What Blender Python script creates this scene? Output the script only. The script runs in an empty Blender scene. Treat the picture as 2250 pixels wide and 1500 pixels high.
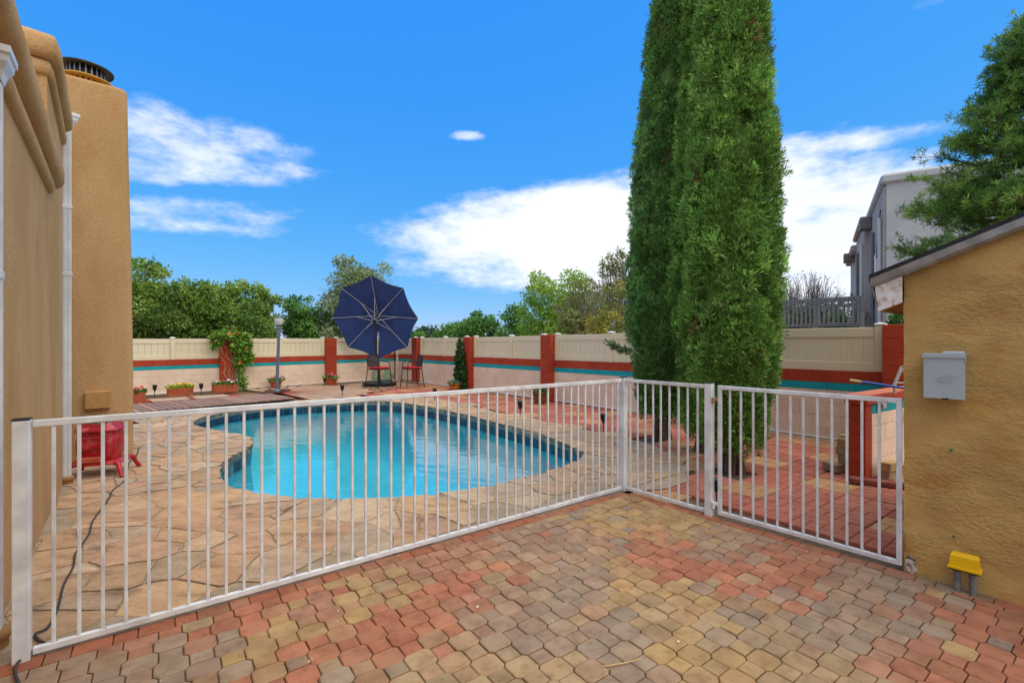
import bpy, bmesh, math, random
import numpy as np
from mathutils import Vector, Matrix, noise as mnoise

random.seed(7)
rng = np.random.default_rng(11)
SC = bpy.context.scene
COL = SC.collection
R = math.radians

# ------------------------------------------------------------------ camera
CAM_H = 1.6
FPX = 1040.0                      # focal length in photo pixels (2250 wide)
cd = bpy.data.cameras.new('camera'); cam = bpy.data.objects.new('camera', cd); COL.objects.link(cam)
cd.sensor_width = 36.0; cd.lens = 36.0 * FPX / 2250.0; cd.clip_end = 3000.0; cd.clip_start = 0.05
cam.location = (0, 0, CAM_H); cam.rotation_euler = (R(90), 0, 0)
SC.camera = cam

# ------------------------------------------------------------------ light, sky, exposure
SUN_EL, SUN_AZ = 62.0, 112.0       # azimuth clockwise from +Y : behind the camera, a little left
SKY_STRENGTH = 0.12
SUN_STRENGTH = 2.0
EXPOSURE = 0.45
vs = SC.view_settings
vs.view_transform = 'Standard'; vs.look = 'None'; vs.gamma = 1.0; vs.use_curve_mapping = False
vs.exposure = EXPOSURE
sd = bpy.data.lights.new('sun', 'SUN'); sun = bpy.data.objects.new('sun', sd); COL.objects.link(sun)
sd.energy = SUN_STRENGTH; sd.angle = R(75); sd.color = (1.0, 0.915, 0.775)
sdir = Vector((math.sin(R(SUN_AZ)) * math.cos(R(SUN_EL)), math.cos(R(SUN_AZ)) * math.cos(R(SUN_EL)), math.sin(R(SUN_EL))))
sun.rotation_euler = sdir.to_track_quat('Z', 'Y').to_euler(); sun.location = (0, -5, 20)


def make_world():
    w = bpy.data.worlds.new('World'); SC.world = w; w.use_nodes = True
    nt = w.node_tree; N = nt.nodes; L = nt.links
    for n in list(N): N.remove(n)
    out = N.new('ShaderNodeOutputWorld'); bg = N.new('ShaderNodeBackground')
    sky = N.new('ShaderNodeTexSky'); sky.sky_type = 'NISHITA'; sky.sun_disc = False
    sky.sun_elevation = R(SUN_EL); sky.sun_rotation = R(SUN_AZ)
    sky.altitude = 1600; sky.air_density = 1.0; sky.dust_density = 0.2; sky.ozone_density = 3.0
    bg.inputs['Strength'].default_value = SKY_STRENGTH
    # deepen the clear sky the way the photograph's processing does (per-channel power of the Nishita colour)
    sp_ = N.new('ShaderNodeSeparateColor'); cb_ = N.new('ShaderNodeCombineColor'); L.new(sky.outputs[0], sp_.inputs[0])
    for ch, (a_, g_) in enumerate(((0.32, 1.2), (1.62, 0.46), (5.5, 0.05))):
        pw = N.new('ShaderNodeMath'); pw.operation = 'POWER'; pw.inputs[1].default_value = g_; L.new(sp_.outputs[ch], pw.inputs[0])
        ml = N.new('ShaderNodeMath'); ml.operation = 'MULTIPLY'; ml.inputs[1].default_value = a_; L.new(pw.outputs[0], ml.inputs[0]); L.new(ml.outputs[0], cb_.inputs[ch])
    tc = N.new('ShaderNodeTexCoord'); sep = N.new('ShaderNodeSeparateXYZ'); L.new(tc.outputs['Generated'], sep.inputs[0])

    def m(op, a, b=None, c=None, clamp=False):
        n = N.new('ShaderNodeMath'); n.operation = op; n.use_clamp = clamp
        for i, x in enumerate((a, b, c)):
            if x is None: continue
            if isinstance(x, (int, float)): n.inputs[i].default_value = x
            else: L.new(x, n.inputs[i])
        return n.outputs[0]
    az = m('MULTIPLY', m('ARCTAN2', sep.outputs[0], sep.outputs[1]), 57.2958)
    el = m('MULTIPLY', m('ARCSINE', sep.outputs[2]), 57.2958)
    # warp coordinates with noise so that cloud edges are ragged
    cmb = N.new('ShaderNodeCombineXYZ'); L.new(m('MULTIPLY', az, 0.055), cmb.inputs[0]); L.new(m('MULTIPLY', el, 0.13), cmb.inputs[1])
    def nz(scale, detail, off, rough=0.55):
        mp = N.new('ShaderNodeMapping'); mp.inputs['Location'].default_value = (off, off * 0.7, off * 1.3); L.new(cmb.outputs[0], mp.inputs[0])
        n = N.new('ShaderNodeTexNoise'); n.inputs['Scale'].default_value = scale; n.inputs['Detail'].default_value = detail
        n.inputs['Roughness'].default_value = rough; L.new(mp.outputs[0], n.inputs['Vector']); return n.outputs['Fac']
    n1 = nz(2.2, 9, 3.1, 0.6); n2 = nz(6.5, 8, 9.4, 0.62); n3 = nz(0.9, 3, 5.0)
    # (azimuth, elevation, half width, half height, tilt, weight)
    blobs = [(8, 13.0, 25, 6.4, 6, 1.6), (22, 13.0, 20, 9.0, 4, 1.6), (33, 9.0, 17, 9, 0, 1.3), (6, 9.0, 14, 4.2, -14, 1.4),
             (-33, 19.2, 12.5, 3.0, -4, 0.74), (-36, 17.0, 12, 2.0, 6, 0.6), (-33.5, 12.8, 9.0, 1.5, 8, 0.46), (-36, 11.4, 9, 1.0, 3, 0.45),
             (37, 18.6, 7, 1.3, 2, 0.58), (-5.4, 23.4, 2.6, 0.6, 0, 0.62), (46, 30, 7, 1.4, 8, 0.33),
             (80, 22, 22, 7, 5, 1.1), (-85, 20, 18, 6, 0, 1.0), (120, 35, 25, 9, 0, 1.1), (-130, 30, 26, 9, 0, 1.1), (170, 22, 30, 8, 0, 1.1),
             (-160, 55, 50, 10, 0, 1.1), (60, 58, 30, 7, 0, 0.9), (110, 12, 22, 6, 0, 1.0), (-110, 50, 20, 7, 0, 0.9)]
    field = None
    for (a0, e0, ra, re, tl, wt) in blobs:
        da = m('SUBTRACT', az, a0); de = m('SUBTRACT', el, e0)
        c, s = math.cos(R(tl)), math.sin(R(tl))
        u = m('ADD', m('MULTIPLY', da, c / ra), m('MULTIPLY', de, s / ra))
        v = m('ADD', m('MULTIPLY', da, -s / re), m('MULTIPLY', de, c / re))
        d2 = m('ADD', m('MULTIPLY', u, u), m('MULTIPLY', v, v))
        f = m('MULTIPLY', m('SUBTRACT', 1.0, d2), wt)
        f = m('MAXIMUM', f, -1.5)
        field = f if field is None else m('MAXIMUM', field, f)
    # broken high cloud overhead and behind, as the soft shadowless light shows
    veil = m('MULTIPLY', m('SUBTRACT', m('MAXIMUM', m('MULTIPLY', m('SUBTRACT', el, 40.0), 0.06), m('MULTIPLY', m('SUBTRACT', m('ABSOLUTE', az), 75.0), 0.03)), 0.2), 1.0)
    field = m('MAXIMUM', field, m('MINIMUM', veil, 0.75))
    nn = m('ADD', m('MULTIPLY', m('SUBTRACT', n1, 0.5), 2.3), m('MULTIPLY', m('SUBTRACT', n2, 0.5), 0.9))
    dens = m('ADD', field, nn)
    ss = N.new('ShaderNodeMapRange'); ss.interpolation_type = 'SMOOTHSTEP'
    ss.inputs['From Min'].default_value = -0.05; ss.inputs['From Max'].default_value = 1.15
    L.new(dens, ss.inputs['Value'])
    cov = m('MULTIPLY', ss.outputs[0], 0.97)
    cmix = N.new('ShaderNodeMix'); cmix.data_type = 'RGBA'
    cmix.inputs['A'].default_value = (5.6, 6.0, 6.7, 1); cmix.inputs['B'].default_value = (7.0, 7.1, 7.2, 1)
    L.new(m('ADD', m('MULTIPLY', n3, 1.4), -0.15, clamp=True), cmix.inputs['Factor'])
    mx = N.new('ShaderNodeMix'); mx.data_type = 'RGBA'
    L.new(cov, mx.inputs['Factor']); L.new(cb_.outputs[0], mx.inputs['A']); L.new(cmix.outputs['Result'], mx.inputs['B'])
    L.new(mx.outputs['Result'], bg.inputs['Color']); L.new(bg.outputs[0], out.inputs['Surface'])
make_world()
SC.cycles.use_denoising = True
SC.cycles.max_bounces = 6; SC.cycles.transparent_max_bounces = 10
SC.cycles.caustics_reflective = False; SC.cycles.caustics_refractive = False


# ------------------------------------------------------------------ helpers
def lin(c):
    return tuple(((x / 255) / 12.92 if x / 255 <= 0.04045 else ((x / 255 + 0.055) / 1.055) ** 2.4) for x in c)


def G(px, py, z=0.0):
    """ground point (height z) seen at a photo pixel"""
    Y = (CAM_H - z) * FPX / (py - 750.0)
    return Vector(((px - 1125.0) / FPX * Y, Y, z))


def P(px, py, Y):
    return Vector(((px - 1125.0) / FPX * Y, Y, CAM_H + (750.0 - py) / FPX * Y))


MATS = {}


def mat(name, c1, c2=None, rough=0.8, scale=6.0, detail=4.0, bump=0.0, bscale=40.0, bdist=0.01, metal=0.0, spec=0.3,
        c3=None, scale3=1.2, src=None, fine=0.0, coat=0.0, stretch=None, transl=0.0, bmask=0.0):
    """src: None (constant), 'obj' (object colour) or 'attr' (vertex colour 'Col') as the base that noise works on"""
    if name in MATS: return MATS[name]
    ma = bpy.data.materials.new(name); ma.use_nodes = True
    nt = ma.node_tree; N = nt.nodes; L = nt.links
    bs = N['Principled BSDF']; out = N['Material Output']
    bs.inputs['Roughness'].default_value = rough; bs.inputs['Metallic'].default_value = metal
    bs.inputs['Specular IOR Level'].default_value = spec; bs.inputs['Coat Weight'].default_value = coat
    geo = N.new('ShaderNodeNewGeometry'); vec = geo.outputs['Position']
    if stretch:
        mp = N.new('ShaderNodeMapping'); mp.inputs['Scale'].default_value = stretch; L.new(vec, mp.inputs[0]); vec = mp.outputs[0]
    def noise(s, d, r=0.55):
        n = N.new('ShaderNodeTexNoise'); n.inputs['Scale'].default_value = s; n.inputs['Detail'].default_value = d
        n.inputs['Roughness'].default_value = r; L.new(vec, n.inputs['Vector']); return n.outputs['Fac']
    def mix(f, a, b, blend='MIX'):
        n = N.new('ShaderNodeMix'); n.data_type = 'RGBA'; n.blend_type = blend
        for key, x in (('Factor', f), ('A', a), ('B', b)):
            s = n.inputs[key]
            if isinstance(x, (int, float)): s.default_value = x
            elif isinstance(x, tuple): s.default_value = (*x[:3], 1)
            else: L.new(x, s)
        return n.outputs['Result']
    def ramp(f, lo, hi):
        n = N.new('ShaderNodeMapRange'); n.interpolation_type = 'SMOOTHSTEP'; n.inputs['From Min'].default_value = lo
        n.inputs['From Max'].default_value = hi; L.new(f, n.inputs['Value']); return n.outputs[0]
    if src == 'obj':
        oi = N.new('ShaderNodeObjectInfo'); col = oi.outputs['Color']
    elif src == 'attr':
        at = N.new('ShaderNodeAttribute'); at.attribute_name = 'Col'; col = at.outputs['Color']
    else:
        col = c1
    if c2 is not None:
        f = ramp(noise(scale, detail), 0.35, 0.65)
        if src: col = mix(f, col, c2, 'MULTIPLY')
        else: col = mix(f, col, c2)
    if c3 is not None:
        f = ramp(noise(scale3, 5.0, 0.62), 0.5, 0.72)
        col = mix(f, col, c3, 'MULTIPLY' if src else 'MIX')
    if fine > 0:
        f = ramp(noise(bscale * 2.3, 2.0), 0.3, 0.7)
        n = N.new('ShaderNodeMix'); n.data_type = 'RGBA'; n.blend_type = 'MULTIPLY'; n.inputs['Factor'].default_value = 1.0
        g = N.new('ShaderNodeMapRange'); g.inputs['To Min'].default_value = 1 - fine; g.inputs['To Max'].default_value = 1 + fine * 0.6
        L.new(f, g.inputs['Value'])
        if isinstance(col, tuple): n.inputs['A'].default_value = (*col[:3], 1)
        else: L.new(col, n.inputs['A'])
        L.new(g.outputs[0], n.inputs['B']); col = n.outputs['Result']
    if isinstance(col, tuple): bs.inputs['Base Color'].default_value = (*col[:3], 1)
    else: L.new(col, bs.inputs['Base Color'])
    if bump > 0:
        bn = N.new('ShaderNodeBump'); bn.inputs['Strength'].default_value = bump; bn.inputs['Distance'].default_value = bdist
        hh = noise(bscale, 5.0, 0.6)
        if bmask > 0:
            mm = N.new('ShaderNodeMath'); mm.operation = 'MULTIPLY'; ad = N.new('ShaderNodeMath'); ad.operation = 'ADD'; ad.inputs[1].default_value = 0.18
            L.new(ramp(noise(bmask, 3.0), 0.40, 0.62), ad.inputs[0]); L.new(hh, mm.inputs[0]); L.new(ad.outputs[0], mm.inputs[1]); hh = mm.outputs[0]
        L.new(hh, bn.inputs['Height']); L.new(bn.outputs[0], bs.inputs['Normal'])
    if transl > 0:
        tr = N.new('ShaderNodeBsdfTranslucent'); ms = N.new('ShaderNodeMixShader'); ms.inputs[0].default_value = transl
        if isinstance(col, tuple): tr.inputs[0].default_value = (*col[:3], 1)
        else: L.new(col, tr.inputs[0])
        L.new(bs.outputs[0], ms.inputs[1]); L.new(tr.outputs[0], ms.inputs[2]); L.new(ms.outputs[0], out.inputs['Surface'])
    MATS[name] = ma
    return ma


class MB:
    def __init__(s): s.v = []; s.f = []; s.mi = []; s.sm = []
    def add(s, vs_, fs, mi=0, smooth=False, M=None):
        o = len(s.v)
        for p in vs_:
            p = Vector(p)
            s.v.append(M @ p if M is not None else p)
        for f in fs: s.f.append(tuple(i + o for i in f)); s.mi.append(mi); s.sm.append(smooth)
        return s
    def box(s, c, d, rz=0.0, mi=0, M=None, b=0.0):
        hx, hy, hz = d[0] / 2, d[1] / 2, d[2] / 2
        T = Matrix.Translation(Vector(c)) @ Matrix.Rotation(rz, 4, 'Z')
        if M is not None: T = T @ M
        if b <= 0:
            vv = [(x * hx, y * hy, z * hz) for z in (-1, 1) for y in (-1, 1) for x in (-1, 1)]
            ff = [(0, 2, 3, 1), (4, 5, 7, 6), (0, 1, 5, 4), (2, 6, 7, 3), (0, 4, 6, 2), (1, 3, 7, 5)]
            return s.add(vv, ff, mi, False, T)
        vv = []; idx = {}
        for x in (-1, 1):
            for y in (-1, 1):
                for z in (-1, 1):
                    for a in range(3):
                        q = [x * hx, y * hy, z * hz]
                        for k, sg in ((0, x), (1, y), (2, z)):
                            if k != a: q[k] -= sg * b
                        idx[(x, y, z, a)] = len(vv); vv.append(tuple(q))
        ff = []
        for a in range(3):
            o1, o2 = (a + 1) % 3, (a + 2) % 3
            for sg in (-1, 1):
                loop = []
                for u, w in ((-1, -1), (1, -1), (1, 1), (-1, 1)):
                    k = [0, 0, 0]; k[a] = sg; k[o1] = u; k[o2] = w; loop.append(idx[(*k, a)])
                ff.append(tuple(loop if sg > 0 else loop[::-1]))
            for u in (-1, 1):
                for w in (-1, 1):
                    k0 = [0, 0, 0]; k1 = [0, 0, 0]; k0[a] = -1; k1[a] = 1
                    for k in (k0, k1): k[o1] = u; k[o2] = w
                    q = (idx[(*k0, o1)], idx[(*k1, o1)], idx[(*k1, o2)], idx[(*k0, o2)])
                    ff.append(q if u * w < 0 else q[::-1])
        for x in (-1, 1):
            for y in (-1, 1):
                for z in (-1, 1):
                    t = (idx[(x, y, z, 0)], idx[(x, y, z, 1)], idx[(x, y, z, 2)])
                    ff.append(t if x * y * z > 0 else t[::-1])
        return s.add(vv, ff, mi, False, T)
    def tube(s, pts, r, n=8, mi=0, cap=True, smooth=True, M=None):
        pts = [Vector(p) for p in pts]; k = len(pts)
        rr = r if isinstance(r, (list, tuple)) else [r] * k
        vv = []; ff = []; ref = None
        for i, p in enumerate(pts):
            t = (pts[min(i + 1, k - 1)] - pts[max(i - 1, 0)]).normalized()
            if ref is None: ref = Vector((0, 0, 1)) if abs(t.z) < 0.9 else Vector((1, 0, 0))
            a = t.cross(ref).normalized(); b = a.cross(t).normalized(); ref = b
            for j in range(n):
                an = 2 * math.pi * j / n
                vv.append(p + (a * math.cos(an) + b * math.sin(an)) * rr[i])
        for i in range(k - 1):
            for j in range(n):
                j2 = (j + 1) % n
                ff.append((i * n + j, i * n + j2, (i + 1) * n + j2, (i + 1) * n + j))
        s.add(vv, ff, mi, smooth, M)
        if cap:
            s.add(vv[:n], [tuple(range(n))], mi, False, M); s.add(vv[-n:], [tuple(range(n))[::-1]], mi, False, M)
        return s
    def lathe(s, prof, n=20, c=(0, 0, 0), mi=0, smooth=True, M=None, sy=1.0, cap=True):
        vv = []; ff = []; k = len(prof)
        for (r, z) in prof:
            for j in range(n):
                an = 2 * math.pi * j / n
                vv.append((c[0] + r * math.cos(an), c[1] + r * sy * math.sin(an), c[2] + z))
        for i in range(k - 1):
            for j in range(n):
                j2 = (j + 1) % n
                ff.append((i * n + j, i * n + j2, (i + 1) * n + j2, (i + 1) * n + j))
        s.add(vv, ff, mi, smooth, M)
        if cap:
            if prof[0][0] > 1e-4: s.add(vv[:n], [tuple(range(n))[::-1]], mi, False, M)
            if prof[-1][0] > 1e-4: s.add(vv[-n:], [tuple(range(n))], mi, False, M)
        return s
    def prism(s, poly, z0, z1, mi=0, ch=0.0, mi_side=None):
        """poly: list of (x,y) ccw; ch: chamfer round the top"""
        n = len(poly); c = Vector((sum(p[0] for p in poly) / n, sum(p[1] for p in poly) / n))
        ms = mi if mi_side is None else mi_side
        rings = [[(p[0], p[1], z0) for p in poly], [(p[0], p[1], z1 - ch * 0.8) for p in poly]]
        if ch > 0:
            top = []
            for i in range(n):
                a, b, d = Vector(poly[i - 1]), Vector(poly[i]), Vector(poly[(i + 1) % n])
                e1 = (b - a).normalized(); e2 = (d - b).normalized()
                nn = Vector((-e1.y - e2.y, e1.x + e2.x))
                nn = nn.normalized() if nn.length > 1e-6 else Vector((-e1.y, e1.x))
                top.append((b.x + nn.x * ch, b.y + nn.y * ch, z1))
            rings.append(top)
        vv = [p for r_ in rings for p in r_]
        k = len(rings)
        for q in range(k - 1):
            fs = [(q * n + i, q * n + (i + 1) % n, (q + 1) * n + (i + 1) % n, (q + 1) * n + i) for i in range(n)]
            if q == 0: f_side = fs
            else: f_ch = fs
        o = len(s.v)
        s.add(vv, f_side, ms)
        if ch > 0:
            for f in f_ch: s.f.append(tuple(i + o for i in f)); s.mi.append(mi); s.sm.append(False)
        s.f.append(tuple(o + (k - 1) * n + i for i in range(n))); s.mi.append(mi); s.sm.append(False)
        return s
    def build(s, name, mats, parent=None, world=False, smooth=None):
        me = mesh_of(name, s, mats)
        if world and parent is not None:
            w = WL.get(parent.name, Vector((0, 0, 0)))
            me.transform(Matrix.Translation(-w))
        return link(name, me, parent)


def mesh_of(name, mb, mats):
    me = bpy.data.meshes.new(name)
    me.from_pydata([tuple(p) for p in mb.v], [], mb.f)
    for m_ in (mats if isinstance(mats, (list, tuple)) else [mats]): me.materials.append(m_)
    me.polygons.foreach_set('material_index', mb.mi); me.polygons.foreach_set('use_smooth', mb.sm)
    me.update()
    return me


WL = {}


def link(name, me, parent=None, loc=None, rz=0.0, scale=None):
    o = bpy.data.objects.new(name, me); COL.objects.link(o)
    if parent is not None:
        o.parent = parent
        WL[o.name] = WL.get(parent.name, Vector((0, 0, 0)))
    if loc is not None: o.location = loc
    if rz: o.rotation_euler = (0, 0, rz)
    if scale is not None: o.scale = scale
    return o


def tag(o, label=None, cat=None, group=None, kind=None):
    if label: o['label'] = label
    if cat: o['category'] = cat
    if group: o['group'] = group
    if kind: o['kind'] = kind
    return o


def thing(name, label, cat, loc=(0, 0, 0), rz=0.0, group=None):
    o = bpy.data.objects.new(name, None); COL.objects.link(o); o.empty_display_size = 0.2
    o.location = loc; o.rotation_euler = (0, 0, rz); WL[o.name] = Vector(loc)
    return tag(o, label, cat, group)


def copy_tree(o, parent=None):
    c = o.copy(); COL.objects.link(c); c.parent = parent
    for ch in o.children: copy_tree(ch, c)
    return c


def np_mesh(name, V, F, mats, col=None, smooth=False):
    """V (n,3), F (m,4) or (m,3) arrays; col (n,3) vertex colours"""
    me = bpy.data.meshes.new(name); k = F.shape[1]
    me.vertices.add(len(V)); me.vertices.foreach_set('co', np.ascontiguousarray(V, dtype=np.float32).ravel())
    me.loops.add(F.size); me.loops.foreach_set('vertex_index', np.ascontiguousarray(F, dtype=np.int32).ravel())
    me.polygons.add(len(F)); me.polygons.foreach_set('loop_start', np.arange(0, F.size, k, dtype=np.int32))
    if smooth: me.polygons.foreach_set('use_smooth', np.ones(len(F), dtype=bool))
    me.update(calc_edges=True)
    if col is not None:
        a = me.color_attributes.new('Col', 'FLOAT_COLOR', 'POINT')
        c4 = np.ones((len(V), 4), dtype=np.float32); c4[:, :3] = col; a.data.foreach_set('color', c4.ravel())
    for m_ in (mats if isinstance(mats, (list, tuple)) else [mats]): me.materials.append(m_)
    return me


def unit(a): return a / np.maximum(np.linalg.norm(a, axis=-1, keepdims=True), 1e-9)


def blades(Pn, Dn, n, Lr, Wr, spread, cols, fold=0.0, jit=0.02, cj=0.18):
    """n kite-shaped leaves at every point Pn growing along Dn; returns V, F, C"""
    N = len(Pn)
    p = np.repeat(Pn, n, 0) + rng.normal(0, jit, (N * n, 3))
    d = unit(np.repeat(Dn, n, 0) + rng.normal(0, spread, (N * n, 3)))
    L = rng.uniform(Lr[0], Lr[1], (N * n, 1)); W = L * rng.uniform(Wr[0], Wr[1], (N * n, 1))
    s = unit(np.cross(d, rng.normal(0, 1, (N * n, 3)))); up = np.cross(s, d)
    mid = p + d * L * 0.45 + up * L * fold
    V = np.stack([p, mid + s * W, p + d * L, mid - s * W], 1).reshape(-1, 3)
    F = np.arange(len(V)).reshape(-1, 4)
    c = np.repeat(cols, n, 0) * rng.uniform(1 - cj, 1 + cj, (N * n, 1))
    C = np.repeat(c, 4, 0)
    return V, F, np.clip(C, 0, 1)


def merge(parts):
    V, F, C, o = [], [], [], 0
    for v, f, c in parts:
        V.append(v); F.append(f + o); C.append(c); o += len(v)
    return np.concatenate(V), np.concatenate(F), np.concatenate(C)


def inpoly(p, poly):
    x, y = p[0], p[1]; r_ = False; j = len(poly) - 1
    for i in range(len(poly)):
        a, b = poly[i], poly[j]
        if (a[1] > y) != (b[1] > y) and x < (b[0] - a[0]) * (y - a[1]) / (b[1] - a[1]) + a[0]: r_ = not r_
        j = i
    return r_


def clip(poly, p0, nrm):
    """keep the side where (p-p0).nrm >= 0 (convex polygon)"""
    out = []; n = len(poly)
    for i in range(n):
        a, b = poly[i], poly[(i + 1) % n]
        da = (a[0] - p0[0]) * nrm[0] + (a[1] - p0[1]) * nrm[1]; db = (b[0] - p0[0]) * nrm[0] + (b[1] - p0[1]) * nrm[1]
        if da >= 0: out.append(a)
        if (da >= 0) != (db >= 0):
            t = da / (da - db); out.append((a[0] + (b[0] - a[0]) * t, a[1] + (b[1] - a[1]) * t))
    return out


def area(poly):
    return 0.5 * sum(poly[i - 1][0] * poly[i][1] - poly[i][0] * poly[i - 1][1] for i in range(len(poly)))


def smooth_closed(pts, n):
    """Catmull-Rom through a closed loop, resampled to n even points"""
    k = len(pts); out = []
    for i in range(k):
        p0, p1, p2, p3 = (Vector(pts[(i + j - 1) % k][:2]) for j in range(4))
        for t in np.linspace(0, 1, 12, endpoint=False):
            out.append(0.5 * ((2 * p1) + (p2 - p0) * t + (2 * p0 - 5 * p1 + 4 * p2 - p3) * t * t + (3 * p1 - p0 - 3 * p2 + p3) * t ** 3))
    a = np.array([(p.x, p.y) for p in out]); b = np.vstack([a, a[:1]])
    d = np.r_[0, np.cumsum(np.linalg.norm(np.diff(b, axis=0), axis=1))]
    t = np.linspace(0, d[-1], n, endpoint=False)
    return np.stack([np.interp(t, d, b[:, 0]), np.interp(t, d, b[:, 1])], 1)


def offset_loop(a, dist):
    t = np.roll(a, -1, 0) - np.roll(a, 1, 0); t = unit(t)
    nrm = np.stack([t[:, 1], -t[:, 0]], 1)            # outward for ccw
    return a + nrm * dist


def sheet_with_hole(name, outer, hole, z, material):
    bm = bmesh.new(); edges = []
    for loop in (outer, hole):
        if loop is None: continue
        vv = [bm.verts.new((p[0], p[1], z)) for p in loop]
        for i in range(len(vv)): edges.append(bm.edges.new((vv[i - 1], vv[i])))
    bmesh.ops.triangle_fill(bm, use_beauty=True, edges=edges, normal=(0, 0, 1))
    me = bpy.data.meshes.new(name); bm.to_mesh(me); bm.free()
    for p in me.polygons:
        if p.normal.z < 0: p.flip()
    me.materials.append(material)
    return me


# ------------------------------------------------------------------ materials
M_white = mat('white_paint', lin((232, 232, 229)), lin((212, 212, 209)), rough=0.45, scale=9, bump=0.12, bscale=120, c3=lin((196, 190, 186)), scale3=3.0)
M_gutter = mat('white_gutter_paint', lin((222, 222, 220)), lin((206, 206, 204)), rough=0.4, scale=5)
M_stucco = mat('tan_stucco', lin((202, 160, 110)), lin((188, 146, 96)), rough=0.95, scale=1.6, bump=0.7, bscale=60, bdist=0.016, fine=0.16, c3=lin((182, 136, 82)), scale3=1.3, stretch=(1, 1, 0.45))
M_shed = mat('ochre_stucco', lin((204, 165, 98)), lin((188, 150, 88)), rough=0.9, scale=2.6, detail=8, bump=0.75, bscale=30, bdist=0.03, c3=lin((184, 130, 66)), scale3=2.4, fine=0.08, bmask=1.6, stretch=(1, 1, 1.8))
M_cream = mat('cream_wall_paint', lin((238, 212, 184)), lin((228, 200, 172)), rough=0.85, scale=2.5, bump=0.35, bscale=55, bdist=0.008, fine=0.05)
M_red = mat('brick_red_paint', lin((178, 68, 38)), lin((164, 60, 34)), rough=0.75, scale=2.0, bump=0.3, bscale=60, bdist=0.006, fine=0.05)
M_teal = mat('teal_paint', lin((18, 166, 170)), lin((16, 152, 158)), rough=0.75, scale=2.0, bump=0.3, bscale=60, bdist=0.006)
M_vinyl = mat('beige_vinyl', lin((228, 215, 180)), lin((222, 208, 172)), rough=0.5, scale=1.0)
M_vcap = mat('white_vinyl_cap', lin((235, 232, 222)), rough=0.5)
M_dark = mat('black_plastic', lin((34, 33, 34)), rough=0.5)
M_black = mat('black_metal', lin((40, 38, 38)), rough=0.45, metal=0.2)
M_soil = mat('bare_soil', lin((150, 118, 88)), lin((122, 94, 70)), rough=1.0, scale=7, bump=0.8, bscale=60, bdist=0.02, fine=0.2)
M_bed = mat('mortar_bed', lin((180, 158, 128)), lin((158, 136, 108)), rough=1.0, scale=9, bump=0.6, bscale=70, bdist=0.01, fine=0.15)
M_sand = mat('joint_sand', lin((122, 102, 82)), lin((98, 82, 66)), rough=1.0, scale=20, bump=0.6, bscale=90, fine=0.2)
PV = dict(rough=0.85, bump=0.45, bscale=150, bdist=0.004, fine=0.22, c2=(0.80, 0.78, 0.78), scale=7, c3=(0.86, 0.80, 0.74), scale3=14)
M_paver = mat('paver_concrete', (1, 1, 1), src='obj', **PV)
M_paver_v = mat('paver_concrete_far', (1, 1, 1), src='attr', **PV)
M_flag = mat('flagstone', (1, 1, 1), src='obj', c2=(0.84, 0.80, 0.77), scale=5, c3=(0.56, 0.52, 0.50), scale3=3.4, rough=0.9, bump=0.75, bscale=16, bdist=0.02, fine=0.10, stretch=(0.8, 1.7, 1.0))
M_flagside = mat('flagstone_edge', lin((126, 118, 104)), lin((92, 88, 80)), rough=0.95, scale=14, bump=0.8, bscale=40, bdist=0.02)
M_slab = mat('stamped_slab', (1, 1, 1), src='obj', c2=(0.84, 0.82, 0.82), scale=4, c3=(0.82, 0.76, 0.72), scale3=1.6, rough=0.9, bump=0.5, bscale=120, bdist=0.005, fine=0.14)
M_leaf = mat('leaf', (1, 1, 1), src='attr', rough=0.55, spec=0.25, transl=0.25)
M_cyp = mat('cypress_foliage', (1, 1, 1), src='attr', rough=0.7, spec=0.15, transl=0.15)
M_petal = mat('petal', (1, 1, 1), src='attr', rough=0.6, transl=0.3)
M_bark = mat('bark', lin((120, 96, 76)), lin((84, 66, 52)), rough=1.0, scale=10, bump=0.9, bscale=22, bdist=0.03, stretch=(3, 3, 0.6))
M_twig = mat('grey_twig', lin((156, 144, 130)), lin((124, 112, 102)), rough=1.0, scale=12)
M_terra = mat('terracotta', lin((184, 92, 58)), lin((166, 80, 50)), rough=0.8, scale=8, bump=0.2, bscale=60)

# ------------------------------------------------------------------ key points of the place
A = G(48, 1450).xy; B = G(1370, 1077).xy; GP = G(1557, 1132).xy; GE = G(1980, 1252).xy
e1 = (B - A).normalized(); e1p = Vector((e1.y, -e1.x))             # along fence, toward the camera side
e2 = (GE - B).normalized(); e2n = Vector((-e2.y, e2.x))             # along gate, e2n points into the yard
if e2n.y < 0: e2n = -e2n
H0 = Vector((-3.57, 3.503)); hd = Vector((-0.805, 1.0)).normalized(); hn = Vector((hd.y, -hd.x))  # house wall, hn to yard
WC = G(871, 832.6).xy                                               # corner of the yard walls
WBL = G(300, 870).xy; WRN = G(1880, 974).xy
bdir = (WBL - WC).normalized(); rdir = (WRN - WC).normalized()


def on_line(px, o, d):
    """distance along a ground line at which it crosses the photo column px"""
    k = (px - 1125.0) / FPX
    return (k * o.y - o.x) / (d.x - k * d.y)


pool_px = [(425, 930), (470, 910), (560, 896), (650, 887), (735, 883), (830, 881), (905, 888), (1000, 906), (1100, 931), (1200, 959), (1262, 984),
           (1278, 1002), (1240, 1022), (1170, 1043), (1090, 1063), (1000, 1078), (900, 1090), (800, 1094), (700, 1094), (620, 1090),
           (560, 1079), (510, 1064), (486, 1044), (492, 1020), (515, 1000), (546, 984), (557, 966), (535, 955), (480, 945)]
pool = smooth_closed([G(*p).xy for p in pool_px], 420)
if area([tuple(p) for p in pool]) < 0: pool = pool[::-1].copy()
WATER_Z = -0.205

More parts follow.
